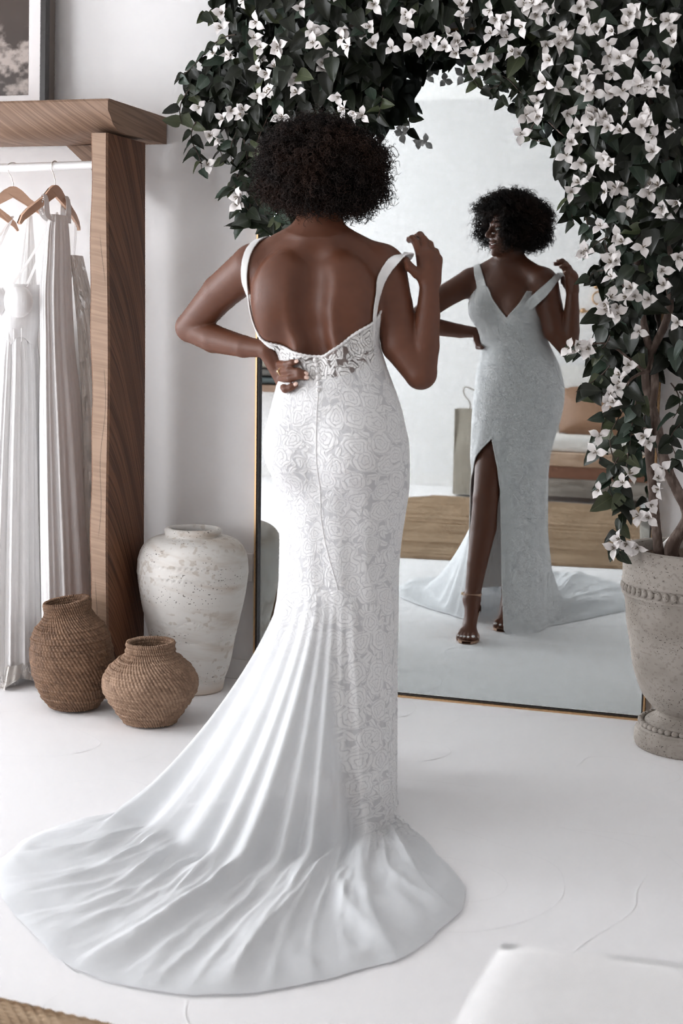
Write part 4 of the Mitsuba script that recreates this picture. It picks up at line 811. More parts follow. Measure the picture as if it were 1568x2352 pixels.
# middle: corset gown with pleated chiffon skirt
o, u, w = hanger(-2.700, math.radians(50), 'wooden hanger with a wide spread arm above the corset gown')
g2 = thing('wedding_gown', 'white corset gown with thin straps, moulded cups and a frayed pleated chiffon skirt', 'dress')
m_, uv_ = drape([(1.25, -2.655, 4.655, .043, .074, .1), (1.21, -2.655, 4.655, .050, .085, .4), (1.12, -2.655, 4.655, .054, .095, .9), (.8, -2.655, 4.65, .062, .125, 1), (.4, -2.655, 4.645, .068, .15, 1.2), (.055, -2.655, 4.64, .074, .165, 1.4)], 13, .013, seed=8)
add('skirt', m_, 'mat_chiffon', g2, smooth=True, label='pleated chiffon skirt')
fr = []; r_ = np.random.default_rng(4); rim = m_.vertices[-220:]
for p in rim[::1]:
    for _ in range(3):
        q = p + r_.normal(size=3) * [.006, .006, .002]; fr.append(tube(np.array([q + [0, 0, .01], q + r_.normal(size=3) * .004 + [0, 0, -.006], q + r_.normal(size=3) * .007 + [0, 0, -.020]]), [.0012, .0006], 3, caps=False))
add('frayed_hem', cat(fr), 'mat_chiffon', g2, kind='stuff', label='frayed threads along the hem')
m_, uv_ = drape([(1.412, -2.637, 4.645, .060, .085, .0), (1.33, -2.64, 4.645, .060, .090, .0), (1.21, -2.65, 4.655, .046, .080, 0)], 8, .0, nv=40)
add('bodice', m_, 'mat_chiffon', g2, smooth=True, label='boned corset bodice')
for cx, cy in ((-2.612, 4.575), (-2.70, 4.555)):
    c = np.array([cx, cy, 1.352]); b_ = ball(c, (.052, .046, .056), 4); v = np.array(b_.vertices); v[:, 2] = np.minimum(v[:, 2], c[2] + .042 + .008 * np.cos((v[:, 0] - cx) / .05)); b_.vertices = v; add('cup', b_, 'mat_chiffon', g2, smooth=True, label='moulded cup')
for k in range(5):
    x_ = -2.68 + .018 * k; add('boning', tube([(x_, 4.652 - .086 * math.sqrt(max(0, 1 - ((x_ + 2.645) / .053) ** 2)) - .001, z) for z in np.linspace(1.30, 1.215, 12)], .0016, 6), 'mat_satin_strap', g2, smooth=True)
e_ = o + u * .150 - w * .019 - Z * .168
for q in ((-2.632, 4.563, 1.402), (-2.590, 4.590, 1.402)):
    P = smooth_path([e_ + Z * .012, e_ * .5 + np.array(q) * .5 + [0, 0, -.004], q], 24); add('strap', ribbon(P, np.tile(np.array([.0055, .001, 0]), (24, 1)), .0015), 'mat_satin_strap', g2, smooth=50, label='thin satin strap')
add('strap_knot', cat([tube(smooth_path([e_ + w * s * .010 + Z * .012, e_ + u * .008 + Z * .020 + w * s * .004, e_ - w * s * .01 - Z * .004], 10), .0035, 6) for s in (-1, 1)]), 'mat_satin_strap', g2, smooth=True)
# lace layers that hang between
m_, uv_ = drape([(1.66, -2.690, 4.80, .006, .012, .1), (1.5, -2.70, 4.80, .022, .03, .4), (1.3, -2.71, 4.80, .035, .05, .6), (1.1, -2.715, 4.79, .045, .06, .6)], 5, .01, seed=11)
add('lace_sleeve', m_, 'mat_tulle', g2, smooth=True, uv=uv_, label='loose sheer lace sleeve with a frayed edge')
m_, uv_ = drape([(1.18, -2.725, 4.74, .04, .10, .6), (.6, -2.72, 4.73, .05, .13, 1), (.02, -2.715, 4.70, .06, .15, 1.2)], 7, .012, seed=14)
add('lace_underskirt', m_, 'mat_rack_lace', g2, smooth=True, uv=uv_, label='rose lace layer')
m_, uv_ = drape([(.085, -2.615, 4.64, .05, .145, 1.2), (.015, -2.615, 4.63, .06, .165, 1.4)], 7, .012, seed=15)
add('lace_hem', m_, 'mat_rack_lace', g2, smooth=True, uv=uv_, label='rose lace hem')
# left edge of the photograph: plain gown
o, u, w = hanger(-2.868, math.radians(50), 'wooden hanger of which only one arm tip shows')
g3 = thing('wedding_gown', 'plain white gown at the edge of the photo, left of the corset gown', 'dress')
m_, uv_ = drape([(1.42, -2.885, 4.66, .045, .10, .3), (1.18, -2.88, 4.65, .05, .10, .5), (.8, -2.88, 4.61, .070, .12, .8), (.3, -2.875, 4.57, .08, .13, 1), (.03, -2.87, 4.55, .09, .14, 1.1)], 9, .012, seed=21)
add('skirt', m_, 'mat_chiffon', g3, smooth=True)
m_, uv_ = drape([(1.30, -2.90, 4.78, .04, .08, .3), (.8, -2.86, 4.80, .05, .09, .8), (.03, -2.85, 4.80, .055, .10, 1.1)], 6, .012, seed=22)
add('lining', m_, 'mat_beige_lining', g3, smooth=True, label='beige lining layer')
e_ = o + u * .150 - w * .019 - Z * .168
for q in ((-2.85, 4.60, 1.40), (-2.80, 4.63, 1.40)):
    add('strap', ribbon(smooth_path([e_ + Z * .012, (e_ + np.array(q)) / 2, q], 20), np.tile(np.array([.005, .001, 0]), (20, 1)), .0015), 'mat_satin_strap', g3, smooth=50)

# ------------------------------------------------------------------ white bougainvillea: twin trunks in the urn, trained over the mirror
r_ = np.random.default_rng(21)
def leaf_mesh(seed, n=7):
    q = np.random.default_rng(seed); t = np.linspace(0, 1, n); wd = .36 * np.sin(PI * t ** .62) ** .8 * (1 - .12 * t); wd[0] = .02; wd[-1] = 0.0; fold = q.uniform(.15, .45); bend = q.uniform(.1, .35); P = []
    for k in range(n):
        y = t[k]; zc = -bend * y * y; wv = .03 * math.sin(6 * y + seed)
        P.append([(-wd[k], y - .05 * (wd[k] > .2), zc + wd[k] * fold + wv), (-wd[k] * .5, y, zc + wd[k] * fold * .45), (0, y + .0, zc), (wd[k] * .5, y, zc + wd[k] * fold * .45), (wd[k], y - .05 * (wd[k] > .2), zc + wd[k] * fold - wv)])
    return grid(np.array(P))
def f_leaf(base, vein):
    def f(p, n, uv):
        v = smoothstep(.03, .0, dr.abs(uv.x - .5)); s = smoothstep(.12, .0, dr.abs(dr.sin((uv.y + .9 * dr.abs(uv.x - .5)) * 18))) * .35
        return mix(base, vein, dr.clip(v + s, 0, 1)) * (.8 + .4 * noise(p.x * 25, p.y * 25, p.z * 25))
    return f
for k, (a, b) in enumerate((((.0085, .0105, .0052), (.016, .020, .0105)), ((.0135, .0195, .0095), (.026, .035, .0185)), ((.030, .047, .032), (.055, .075, .052)), ((.055, .066, .032), (.085, .098, .05)))):
    prin(f'mat_leaf_{k}', proc(f_leaf(a, b)), .40, specular=.35)
LV = []
for s in range(6):
    m = leaf_mesh(s); uvl = np.c_[m.vertices[:, 0] / .75 + .5, m.vertices[:, 1]]; LV.append((m, uvl))
LSHAPE = [[mikit.ply(m, f'mat_leaf_{k}', smooth=True, uv=uvl) for m, uvl in LV] for k in range(4)]
CROWN = Polygon([(455, -150), (480, 30), (525, 62), (540, 88), (498, 112), (452, 150), (420, 170), (425, 240), (440, 290), (470, 300), (500, 290), (530, 330), (545, 372), (580, 400), (640, 330), (760, 290), (850, 285), (880, 225), (905, 188), (945, 128), (1010, 132), (1060, 115), (1075, 95), (1110, 100), (1130, 130), (1170, 165), (1190, 215), (1190, 265), (1215, 300), (1268, 312), (1268, 390), (1295, 425), (1312, 495), (1350, 512), (1375, 500), (1395, 560), (1362, 615), (1368, 690), (1352, 735), (1345, 790), (1360, 860), (1390, 930), (1440, 935), (1470, 850), (1540, 860), (1600, 900), (1700, 760), (1700, -150)])
HOLES = [Polygon([(1518, 632), (1534, 632), (1542, 660), (1534, 690), (1522, 690)]), Polygon([(1500, 735), (1536, 722), (1530, 790), (1496, 790)]), Polygon([(1020, 60), (1080, 62), (1075, 110), (1045, 110)])]
vine = thing('bougainvillea', 'white flowering bougainvillea with twin trunks in the stone urn, trained over the mirror', 'flowering vine')
def frame_from(d, up):
    d = d / np.linalg.norm(d); n = up - d * (up @ d); n /= np.linalg.norm(n) + 1e-9; return np.stack([np.cross(d, n), d, n], 1)
LEAVES = []   # (origin, frame, size, variant, tone, screen size)
def leaf(p, size, d=None, tone=None):
    if d is None: d = np.array([r_.normal() * .55, r_.normal() * .35 - .25, -.75 + r_.normal() * .45])
    nrm = np.array([r_.normal() * .45 - .1, -1 + r_.normal() * .35, .35 + r_.normal() * .45])
    M = frame_from(d, nrm); tone = tone if tone is not None else int(r_.choice([0, 1, 2, 3], p=[.60, .30, .07, .03]))
    p = np.array(p, float); tip = p + M[:, 1] * size; lim = MIR_Y - tl * p[2] - .045
    ov = max(p[1], tip[1]) - lim
    if ov > 0: p[1] -= ov
    LEAVES.append((p, M, size, int(r_.integers(6)), tone))
def depth_at(px, py):
    """How far from the wall the crown reaches at a place in the frame (metres, nearest and farthest)."""
    if px > 1180: return 4.36 + .10 * r_.uniform() , 4.84
    if px < 620: return 4.60, 4.86
    return 4.52, 4.86
minx, miny, maxx, maxy = CROWN.bounds
from shapely import contains_xy
inner = CROWN.buffer(-14)
n = 0
while n < 2900:
    q = np.c_[r_.uniform(minx, maxx, 400), r_.uniform(miny, maxy, 400)]; q = q[contains_xy(inner, q[:, 0], q[:, 1])]
    for h in HOLES: q = q[~contains_xy(h.buffer(22), q[:, 0], q[:, 1])]
    for px, py in q:
        a, b = depth_at(px, py); y = a + (b - a) * r_.uniform() ** .8; edge = min(1, CROWN.exterior.distance(__import__('shapely').Point(px, py)) / 120)
        y = b - (b - y) * (.35 + .65 * edge)
        leaf(at(px, py, y=y) + [0, 0, .02], r_.uniform(.056, .090)); n += 1
        if n >= 2900: break
# trailing shoots that hang clear of the crown: (frame points, distance plane, leaf size)
SHOOTS = [([(540, 80), (480, 112), (430, 165), (404, 182)], 4.74, .055), ([(520, 20), (470, 30), (458, 32)], 4.72, .05), ([(440, 200), (414, 245), (418, 285)], 4.74, .06), ([(450, 280), (440, 320), (455, 355), (462, 395)], 4.74, .052), ([(490, 300), (505, 345), (515, 370)], 4.76, .045),
          ([(570, 330), (552, 400), (540, 440), (560, 470), (575, 515)], 4.70, .072), ([(590, 420), (600, 480), (625, 525)], 4.72, .068), ([(545, 300), (530, 340), (535, 375)], 4.72, .06), ([(560, 320), (570, 380), (585, 440), (600, 480)], 4.70, .066), ([(545, 400), (535, 430), (528, 440)], 4.71, .06), ([(600, 380), (620, 440), (640, 500), (650, 530)], 4.72, .062), ([(575, 470), (568, 500), (574, 520)], 4.70, .08), ([(610, 470), (612, 510), (618, 540)], 4.71, .06), ([(640, 480), (665, 505), (690, 525)], 4.76, .034), ([(880, 200), (876, 235), (868, 270)], 4.70, .05), ([(1075, 90), (1090, 140), (1088, 180), (1115, 205)], 4.70, .05), ([(1120, 110), (1130, 160), (1150, 190), (1120, 205)], 4.68, .046), ([(1130, 170), (1175, 190), (1200, 215), (1235, 215)], 4.66, .042),
          ([(1230, 280), (1215, 310), (1250, 325)], 4.62, .036), ([(1300, 430), (1312, 490), (1318, 515)], 4.60, .05), ([(1345, 500), (1355, 540)], 4.58, .05), ([(1395, 545), (1368, 560), (1360, 575)], 4.56, .05), ([(1400, 620), (1362, 628), (1352, 640)], 4.56, .05), ([(1400, 770), (1365, 800), (1335, 790), (1310, 800)], 4.52, .062), ([(1400, 840), (1370, 870), (1340, 890), (1322, 900)], 4.50, .066), ([(1440, 880), (1400, 905), (1350, 885)], 4.52, .066),
          ([(1440, 880), (1420, 960), (1400, 1010), (1410, 1060), (1392, 1110)], 4.50, .066), ([(1460, 920), (1448, 1000), (1440, 1060), (1430, 1120), (1425, 1190), (1415, 1235), (1425, 1275)], 4.48, .050), ([(1470, 900), (1480, 960), (1465, 1020), (1450, 1070)], 4.54, .064), ([(1540, 880), (1560, 930), (1545, 960)], 4.60, .062), ([(1560, 900), (1556, 980), (1540, 1010), (1552, 1050), (1520, 1060)], 4.56, .05), ([(1420, 1050), (1405, 1140), (1428, 1165)], 4.47, .085), ([(1395, 930), (1380, 990), (1378, 1060)], 4.52, .06)]
prin('mat_stem', (.055, .036, .026), .7)
for pts, y, s in SHOOTS:
    P = smooth_path([at(a, b, y=y + .02 * math.sin(k * 1.7)) for k, (a, b) in enumerate(pts)], 40); L = np.linalg.norm(np.diff(P, axis=0), axis=1).sum()
    add('shoot', tube(P, [.0024, .0012], 6), 'mat_stem', vine, smooth=True)
    k = max(4, int(L / (s * .42)))
    for j in range(k):
        t = (j + .6) / k; p = P[min(39, int(t * 39))]; d = np.array([(-1) ** j * .9 + r_.normal() * .3, -.35 + r_.normal() * .3, -.75 + r_.normal() * .35]); leaf(p, s * r_.uniform(.8, 1.2), d, tone=int(r_.choice([0, 1, 2, 3], p=[.3, .38, .2, .12])))
# flower clusters
def bract(rng_, ang, tilt, L, wd):
    """A papery bract: broad, pointed, hollow along the middle and turned out at the tip."""
    t = np.linspace(0, 1, 7); w_ = wd * np.array([.12, .50, .88, 1.0, .84, .44, 0.0]); cup = rng_.uniform(.05, .30); rec = rng_.uniform(.1, .5); tw_ = rng_.normal() * .25; P = []
    for k in range(7):
        y = L * (t[k] - .12 * rec * t[k] ** 3); zc = L * (.30 * math.sin(PI * t[k] * .62) - rec * .35 * t[k] ** 2.5)
        P.append([(s * w_[k], y - .06 * L * s * s, zc + w_[k] * (cup * s * s + tw_ * s * t[k]) + .06 * wd * math.sin(9 * t[k] + 4 * s)) for s in (-1, -.55, 0, .55, 1)])
    m = grid(np.array(P)); v = np.array(m.vertices); ct, st = math.cos(tilt), math.sin(tilt); v = np.c_[v[:, 0], v[:, 1] * ct - v[:, 2] * st, v[:, 1] * st + v[:, 2] * ct]; ca, sa = math.cos(ang), math.sin(ang); m.vertices = np.c_[v[:, 0] * ca - v[:, 1] * sa, v[:, 0] * sa + v[:, 1] * ca, v[:, 2]]; return m
def bloom(seed):
    q = np.random.default_rng(seed); a0 = q.uniform(0, 6); B = [bract(q, a0 + j * 2.09 + q.normal() * .25, q.uniform(-.2, .65), q.uniform(.031, .041), q.uniform(.0100, .0130)) for j in range(3)]
    B.append(tube(np.array([[0, 0, -.012], [.001, 0, .004]]), [.0011, .0016], 5)); S = []
    for j in range(3):
        e = np.array([math.cos(a0 + 1 + j * 2.1) * .005, math.sin(a0 + 1 + j * 2.1) * .005, .014]); S.append(tube(np.array([[0, 0, .002], e * .6, e]), [.0009, .0016], 4))
    return cat(B), cat(S)
scene['mat_bract'] = {'type': 'twosided', 'bsdf': {'type': 'principled', 'base_color': proc(lambda p, n, uv: mi.Color3f(.78, .745, .725) * (.90 + .14 * noise(p.x * 70, p.y * 70, p.z * 70))), 'roughness': .6, 'specular': .2}}
prin('mat_stamen', (.16, .13, .09), .6)
FV = [bloom(40 + k) for k in range(8)]
FS = [(mikit.ply(b, 'mat_bract', smooth=40), mikit.ply(s, 'mat_stamen')) for b, s in FV]
FL = [(510, 30), (590, 50), (582, 88), (525, 130), (493, 124), (600, 143), (614, 168), (457, 245), (530, 256), (560, 262), (482, 312), (475, 380), (622, 205), (596, 222), (648, 268), (716, 72), (720, 98), (742, 146), (788, 88), (800, 105), (850, 62), (856, 102), (776, 222), (792, 250), (832, 266), (975, 84), (962, 108), (1000, 92), (1028, 84), (1048, 98), (1060, 14), (1068, 42), (1126, 22), (1140, 44), (1152, 66), (1128, 78), (1092, 128), (1086, 164), (1240, 12), (1232, 36), (1206, 10), (1262, 30), (1290, 72), (1300, 96), (1264, 140), (1352, 52), (1374, 64), (1408, 74), (1396, 100), (1500, 42), (1536, 48), (1548, 98), (1394, 128), (1406, 152), (1442, 132), (1254, 190), (1340, 206), (1362, 214), (1352, 168), (1428, 210), (1446, 200), (1520, 160), (1508, 188), (1474, 182), (1206, 264), (1238, 272), (1390, 268), (1396, 292), (1474, 290), (1490, 262), (1312, 326), (1300, 358), (1394, 362), (1408, 378), (1360, 404), (1312, 440), (1394, 440), (1490, 440), (1512, 428), (1530, 488), (1330, 420), (1430, 556), (1476, 568), (1404, 604), (1406, 636), (1450, 662), (1458, 680), (1490, 688), (1556, 590), (1520, 622), (1326, 808), (1346, 802), (1308, 800), (1424, 862), (1400, 908), (1376, 1000), (1396, 924), (1556, 740), (1400, 684), (1442, 1090), (1510, 1098), (1376, 1126), (1440, 1248), (1424, 1240), (1494, 1160), (1480, 1002), (1556, 462), (1352, 268), (555, 452), (548, 470), (1418, 720), (1466, 760), (1340, 580), (936, 34), (900, 110), (690, 20), (640, 110), (680, 180), (1180, 120), (1200, 60), (1460, 20), (1330, 20), (1500, 350), (1440, 480), (1545, 300), (1380, 520), (1300, 260), (560, 0), (860, 10), (1010, -10), (770, -5)]
FL += [(500, -60), (620, -90), (760, -60), (900, -100), (1040, -70), (1200, -90), (1340, -60), (1480, -100), (1600, -40), (1620, 120), (1640, 260), (1610, 420), (1650, 560), (1600, 700)]
NBLOOM = 0
for k, (px, py) in enumerate(FL):
    near = 4.40 if px > 1180 else 4.54 if px > 620 else 4.62
    if py > 850 or px < 620: near = 4.46 if px > 1000 else 4.66
    p = at(px, py, y=near - .02 + r_.uniform(-.02, .03)); nb = int(r_.choice([1, 2, 3], p=[.34, .50, .16])) if k < len(FL) - 22 else 1
    for b_ in range(nb):
        if NBLOOM >= 300: break
        NBLOOM += 1; c = p + (0 if b_ == 0 else np.array([r_.normal() * .026, r_.uniform(-.012, .016), r_.normal() * .030]))
        nrm = np.array([r_.normal() * .6 - .25, -1, r_.normal() * .6 + .1]); nrm /= np.linalg.norm(nrm); M = frame_from(np.array([r_.normal(), 0, -1.0]), nrm); s = r_.uniform(.88, 1.14); v_ = int(r_.integers(8)); X = np.eye(4); X[:3, :3] = M * s; X[:3, 3] = c; tw = mi.ScalarTransform4f(X.tolist())
        key = put('flower', {**FS[v_][0], 'to_world': tw}, vine); put('stamens', {**FS[v_][1], 'to_world': tw}, key)
# trunks and arching branches
def f_bark(p, n, uv): return mix((.085, .055, .042), (.20, .15, .125), smoothstep(.4, .75, fbm(p.x * 70, p.y * 70, p.z * 22, 4)))
prin('mat_bark', proc(f_bark), .85, bump=proc(lambda p, n, uv: .003 * fbm(p.x * 90, p.y * 90, p.z * 35, 3), eps=8e-4), bscale=1.0)
def limb(pts, rad, name='branch', n=60, sides=12):
    P = smooth_path([at(a, b, y=y) for a, b, y in pts], n); m = tube(P, rad, sides); v = np.array(m.vertices); m.vertices = v + (meshkit.noise(v * 60)[:, None] - .5) * .003
    add(name, m, 'mat_bark', vine, smooth=True)
limb([(1514, 1275, 4.655), (1503, 1180, 4.65), (1495, 1090, 4.65), (1489, 1010, 4.65), (1494, 940, 4.655), (1503, 880, 4.66), (1490, 800, 4.66), (1470, 700, 4.66), (1465, 560, 4.66)], [.0165, .0150, .0135, .0135, .0125, .012, .010], 'trunk')
limb([(1543, 1280, 4.66), (1560, 1225, 4.64), (1578, 1185, 4.64), (1562, 1140, 4.64), (1540, 1095, 4.645), (1520, 1040, 4.65), (1508, 980, 4.66), (1490, 915, 4.66), (1482, 860, 4.66), (1510, 780, 4.66), (1530, 650, 4.66)], [.024, .019, .0165, .0165, .016, .0145, .0135, .0125, .012, .010], 'trunk')
for pts, rad in (([(1465, 560, 4.66), (1440, 420, 4.66), (1400, 280, 4.68), (1330, 150, 4.70), (1200, 60, 4.74), (1000, 30, 4.78), (800, 60, 4.78), (620, 140, 4.78), (520, 220, 4.78)], [.010, .006, .003]), ([(1530, 650, 4.66), (1540, 450, 4.68), (1500, 250, 4.70), (1420, 120, 4.72), (1280, 20, 4.74)], [.010, .004]), ([(1490, 860, 4.66), (1440, 820, 4.62), (1390, 790, 4.58), (1340, 800, 4.54)], [.006, .002]), ([(1495, 850, 4.66), (1450, 870, 4.60), (1440, 900, 4.52)], [.006, .002]), ([(900, 60, 4.78), (750, 130, 4.74), (640, 230, 4.72), (590, 330, 4.72)], [.004, .002]), ([(1480, 700, 4.66), (1420, 640, 4.62), (1390, 560, 4.58)], [.006, .002]), ([(1420, 350, 4.66), (1330, 330, 4.64), (1260, 280, 4.62)], [.005, .002])):
    limb(pts, rad)
# the leaves seen largest stand as parts, the rest as one mass
size = np.array([s / (p[1] - 0) ** 1 for p, M, s, v, t in LEAVES]); front = np.array([-p[1] for p, *_ in LEAVES]); score = size * 8 + front * .9; inframe = np.array([0 < ((q := (p - CAM)) @ CRIGHT) / (q @ FWD) * F_PX + 784 < 1568 and 0 < 1176 - F_PX * (q @ CUP) / (q @ FWD) < 2352 for p, *_ in LEAVES])
order = np.argsort(-(score + 10 * inframe)); mass = {0: [], 1: [], 2: [], 3: []}
for rank, i in enumerate(order):
    p, M, s, v, t = LEAVES[i]; X = np.eye(4); X[:3, :3] = M * s; X[:3, 3] = p
    if rank < 300: put('leaf', {**LSHAPE[t][v], 'to_world': mi.ScalarTransform4f(X.tolist())}, vine)
    else: mass[t].append((LV[v][0].vertices @ X[:3, :3].T + p, LV[v][0].faces, LV[v][1]))
for t in mass:
    if mass[t]:
        nv = len(LV[0][0].vertices); V = np.vstack([a for a, b, c in mass[t]]); Fc = np.vstack([b + k * nv for k, (a, b, c) in enumerate(mass[t])]); add('foliage', trimesh.Trimesh(V, Fc, process=False), f'mat_leaf_{t}', vine, smooth=True, uv=np.vstack([c for a, b, c in mass[t]]), kind='stuff', label='dense dark green heart shaped leaves')

# ------------------------------------------------------------------ jute rug
def f_jute(p, n, uv):
    k = cell_rand(dr.floor(uv.y), dr.floor(uv.x * .25)); g = fbm(p.x * 60, p.y * 160, 0, 3); band = noise(dr.floor(uv.y) * .37, p.x * .6)
    return mix((.23, .145, .085), (.50, .375, .26), dr.clip(.10 + .40 * k + .35 * g + .75 * (band - .4), 0, 1))
prin('mat_jute', proc(f_jute), .9, specular=.1)
RX0, RX1, RY0, ROW = -2.49, .30, .24, .0125
yf = lambda x: 2.44 - (x + 2.1) * .095
nr = int((2.44 - RY0) / ROW); rows = np.arange(nr * 4 + 1) / 4; xs = np.arange(RX0, RX1, .0125); Xg, Rg = np.meshgrid(xs, rows); fr = Rg % 1
top = yf(Xg); bot = RY0 + .006 * np.sin(Xg * 9); Yg = top + (bot - top) * (Rg / nr); Xg = Xg + np.where(Xg < RX0 + .12, (RX0 + .12 - Xg) / .12 * .03 * np.sin(Rg * .3) + .10 * np.clip((Rg / nr - .92) / .08, 0, 1), 0)
Zg = .004 + .010 * np.sqrt(np.clip(1 - (2 * fr - 1) ** 2, 0, 1)) * (.55 + .55 * np.abs(np.sin((Xg / .024 + np.floor(Rg) * .5 + fr * .6) * PI)))
edge = (Rg <= 0) | (Rg >= nr) | (np.abs(Xg - Xg.max()) < .004); Zg = np.where(edge, .0015, Zg); Zg[:, 0] = .0015
add('jute_rug', grid(np.stack([Xg, Yg, Zg], -1), flip=True), 'mat_jute', smooth=True, uv=np.stack([Xg / .024, Rg], -1).reshape(-1, 2), label='flat braided jute rug under the daybed, its edge at the bottom left', category='rug')
# ------------------------------------------------------------------ white upholstered ottoman in the foreground
prin('mat_ottoman', proc(lambda p, n, uv: mi.Color3f(.83, .825, .825) * (.97 + .04 * noise(p.x * 200, p.y * 200, p.z * 200))), .85, specular=.1)
def cushion(x0, x1, y0, y1, z0, z1, r, puff=.012, sub=3, seed=0):
    b = trimesh.creation.box((2, 2, 2)).subdivide().subdivide().subdivide().subdivide(); v = np.array(b.vertices); h = np.array([(x1 - x0) / 2, (y1 - y0) / 2, (z1 - z0) / 2]); c = np.array([(x0 + x1) / 2, (y0 + y1) / 2, (z0 + z1) / 2])
    q = v * h; inn = np.clip(q, -(h - r), h - r); d = q - inn; L = np.linalg.norm(d, axis=1, keepdims=True); q = inn + d / np.maximum(L, 1e-9) * np.minimum(L, r)
    e = np.prod(1 - np.clip(np.abs(v), 0, 1) ** 4 + (np.abs(v) > .999), axis=1); q = q + np.sign(v) * (np.abs(v) > .999) * puff * e[:, None]
    q = q + (meshkit.fbm(q * 9 + seed, 3, seed)[:, None] - .5) * .012 * np.array([.6, .6, 1]); return trimesh.Trimesh(c + q, b.faces, process=True)
ot = thing('ottoman', 'white upholstered ottoman blurred in the foreground', 'ottoman')
add('seat', cushion(-.305, .45, 1.0, 1.605, .40, .622, .045, .006), 'mat_ottoman', ot, smooth=True)
add('base', cushion(-.28, .43, 1.02, 1.585, .035, .40, .02, .002, seed=2), 'mat_ottoman', ot, smooth=True)
add('piping', tube(smooth_path([(-.306, 1.04, .40), (-.306, 1.56, .40), (-.27, 1.606, .40), (.41, 1.606, .40), (.451, 1.56, .40), (.451, 1.04, .40)], 80), .005, 8), 'mat_ottoman', ot, smooth=True)
for x in (-.24, .39):
    for y in (1.06, 1.54): add('foot', trimesh.creation.cylinder(.02, .03, sections=16).apply_translation((x, y, .0285)), 'mat_hanger', ot, smooth=40)
# ------------------------------------------------------------------ daybed behind the camera, seen in the mirror
def f_plank(p, n, uv): return mix((.36, .235, .155), (.58, .43, .32), smoothstep(.25, .8, .6 * fbm(p.x * 5, p.y * 40, p.z * 40, 4) + .4 * noise(p.x * 11, p.z * 30)))
prin('mat_plank', proc(f_plank), .6); prin('mat_red_rail', proc(lambda p, n, uv: mix((.15, .062, .036), (.24, .11, .066), fbm(p.x * 6, p.y * 40, p.z * 60, 3))), .55)
prin('mat_grey_timber', proc(lambda p, n, uv: mix((.20, .175, .15), (.36, .325, .29), smoothstep(.3, .75, fbm(p.x * 5, p.y * 30, p.z * 45, 4)))), .8)
prin('mat_linen_white', proc(lambda p, n, uv: mi.Color3f(.70, .68, .65) * (.92 + .12 * fbm(p.x * 50, p.y * 50, p.z * 50, 2))), .9)
def f_leather(p, n, uv):
    a = dr.sin((p.x + p.z) * 420) * dr.sin((p.x - p.z) * 420); return mix((.22, .115, .066), (.345, .20, .12), smoothstep(-.5, .6, a) * .6 + .4 * noise(p.x * 14, p.z * 14))
prin('mat_leather', proc(f_leather), .55)
prin('mat_linen_sage', proc(lambda p, n, uv: mi.Color3f(.335, .305, .255) * (.85 + .25 * fbm(p.x * 30, p.y * 30, p.z * 8, 3))), .9)
DX0, DX1, DY0, DY1 = -1.93, .05, -.30, .225
db = thing('daybed', 'low timber daybed with a thick slab seat and grey plank front, seen in the mirror', 'daybed')
add('seat_slab', box(DX0, DX1, DY0, DY1, .246, .338, .006), 'mat_plank', db, label='thick pale timber slab')
add('front_rail', box(DX0 + .02, DX1 - .02, DY1 - .05, DY1 - .012, .168, .246), 'mat_red_rail', db, label='reddish timber rail')
for k in range(3): add('front_plank', box(DX0 + .03 + .64 * k, DX0 + .03 + .64 * k + .635, DY1 - .045, DY1 - .018, .045, .168, .002), 'mat_grey_timber', db, label='grey weathered front plank')
for x in (DX0 + .04, DX1 - .11):
    for y in (DY0 + .03, DY1 - .13): add('leg', box(x, x + .07, y, y + .07, 0, .246, .003), 'mat_grey_timber', db)
add('seat_mattress', cushion(DX0 + .01, DX1 - .01, DY0 + .02, DY1 - .03, .338, .435, .03, .004, seed=4), 'mat_linen_white', db, smooth=True, label='thin off-white mattress')
def pillow(x0, x1, z0, z1, y0, t, mat, label, seed=0, tilt=.25):
    m = cushion(x0, x1, -t / 2, t / 2, 0, z1 - z0, t * .48, .02, seed=seed); v = np.array(m.vertices); cx, cz = (x0 + x1) / 2, (z1 - z0) / 2; ed = np.clip(np.maximum(np.abs(v[:, 0] - cx) / ((x1 - x0) / 2), np.abs(v[:, 2] - cz) / cz), 0, 1); v[:, 1] *= 1 - .72 * ed ** 3
    v = np.c_[v[:, 0], y0 + v[:, 1] - v[:, 2] * tilt, z0 + v[:, 2]]; add('cushion', trimesh.Trimesh(v, m.faces, process=False), mat, smooth=True, label=label, category='cushion')
pillow(-1.56, -1.06, .445, .735, -.015, .12, 'mat_leather', 'brown woven leather cushion on the daybed, seen beside the bride in the mirror', 3)
pillow(-1.78, -1.20, .44, .86, -.185, .10, 'mat_linen_white', 'large off-white cushion behind the brown leather one', 5, .12)
pillow(-1.04, -.50, .44, .84, -.15, .13, 'mat_linen_white', 'off-white cushion at the far end of the daybed', 7, .12)
# canvas carrier leaning at the end of the daybed
cb = thing('canvas_carrier', 'sage canvas carrier with a cord handle standing at the left end of the daybed', 'bag')
P = []
for z in np.linspace(0.012, .59, 30):
    b = .004 * math.sin(z * 34) ; t = .045 + .012 * math.sin(z * 9); P.append([(-2.235 + b, .10 - t, z), (-2.10, .095 - t * 1.2, z), (-1.97 + b, .10 - t, z), (-1.955, .10, z), (-1.97, .10 + t, z), (-2.10 + b, .12 + t * 1.15 + .01 * math.sin(z * 21), z + .01), (-2.235, .10 + t, z), (-2.245 + b, .10, z)])
m = grid(np.array(P), wrap=True); m = trimesh.Trimesh(np.vstack([m.vertices, [[-2.1, .10, .575]], [[-2.1, .1, .012]]]), np.vstack([m.faces, [[29 * 8 + k, 29 * 8 + (k + 1) % 8, 240] for k in range(8)], [[(k + 1) % 8, k, 241] for k in range(8)]]), process=False)
add('sleeve', m, 'mat_linen_sage', cb, smooth=50)
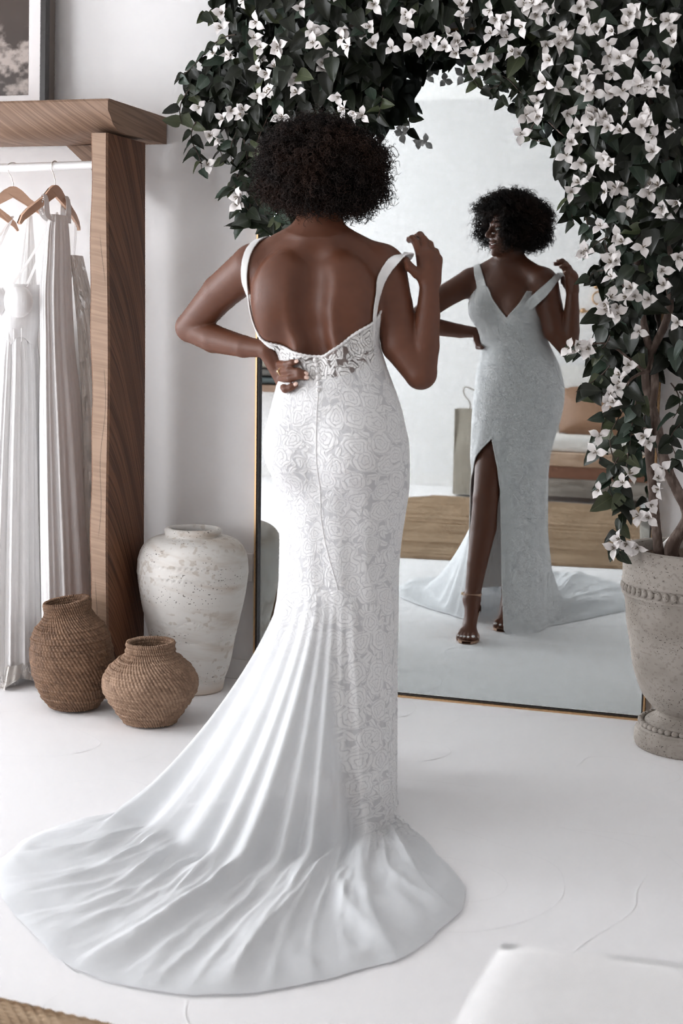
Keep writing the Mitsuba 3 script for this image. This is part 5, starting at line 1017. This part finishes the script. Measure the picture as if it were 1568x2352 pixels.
for x in (-2.238, -1.962): add('welt', tube(np.array([(x, .145, z) for z in np.linspace(.014, .59, 20)]), .0055, 8), 'mat_linen_sage', cb, smooth=True)
add('flap', trimesh.creation.extrude_polygon(Polygon([(0, 0), (.11, -.27), (.16, -.30), (.16, 0)]), .004, engine='earcut').apply_transform(np.array([[1, 0, 0, -2.13], [0, 0, 1, .168], [0, 1, 0, .33], [0, 0, 0, 1.]])), 'mat_linen_white', cb, label='pale inner flap')
add('cord_handle', tube(smooth_path([(-2.15, .12, .585), (-2.165, .12, .66), (-2.19, .12, .70), (-2.185, .12, .735), (-2.13, .12, .722), (-2.06, .12, .69), (-2.04, .12, .585)], 50), .0042, 8), 'mat_linen_sage', cb, smooth=True)
# brass hooks on the wall
hk = thing('brass_hook_rail', 'small brass hook rail with a ring on the wall above the daybed', 'hook rail')
yb = R['y0']
add('bar', tube([(-1.62, yb + .04, 1.245), (-1.30, yb + .04, 1.245)], .006, 12), 'mat_brass', hk, smooth=True)
for x in (-1.58, -1.47, -1.36): add('knob', trimesh.util.concatenate([tube([(x, yb, 1.245), (x, yb + .045, 1.245)], .008, 12), ball((x, yb + .05, 1.25), .017, 2)]), 'mat_brass', hk, smooth=40)
add('ring', tube(np.array([(-1.37 + .042 * math.cos(q), yb + .03, 1.335 + .042 * math.sin(q)) for q in np.linspace(0, 2 * PI, 49)]), .006, 10, caps=False), 'mat_brass', hk, smooth=True)
add('ring_hook', trimesh.util.concatenate([tube([(-1.385, yb, 1.41), (-1.385, yb + .05, 1.41)], .008, 12), ball((-1.385, yb + .055, 1.415), .02, 2)]), 'mat_brass', hk, smooth=40)
# side table with folded cloths
tb = thing('trestle_table', 'narrow brown timber table against the far wall, glimpsed in the mirror by the frame', 'table')
add('table_top', box(-4.3, -3.38, -.29, .12, .655, .70, .004), 'mat_beam', tb)
for x in (-4.2, -3.48):
    for s in (-1, 1): add('leg', tube([(x + s * .05, -.085 + s * .02, .655), (x + s * .02, -.085 + s * .19, 0.0)], .022, 4), 'mat_beam', tb)
for k, (c_, lb) in enumerate((((.07, .085, .085), 'dark slate folded cloth at the bottom of the stack on the far table'), ((.10, .09, .08), 'charcoal folded cloth in the middle of the stack on the far table'), ((.20, .175, .14), 'brown folded cloth on top of the stack on the far table'))):
    mk = prin(f'mat_cloth_{k}', c_, .9); add('folded_cloth', cushion(-3.82 + .02 * k, -3.42 - .015 * k, -.24, .06, .706 + .058 * k, .750 + .058 * k, .020, .001, seed=k), mk, smooth=True, label=lb, category='cloth')
# white ceiling fitting
cl = thing('ceiling_fitting', 'white square ceiling fitting seen high in the mirror', 'ceiling fitting')
add('housing', box(-1.83, -1.55, 1.18, 1.50, 2.60, 2.6599, .01), 'mat_trim', cl); add('inner_tray', box(-1.79, -1.59, 1.22, 1.46, 2.585, 2.602, .006), 'mat_trim', cl)
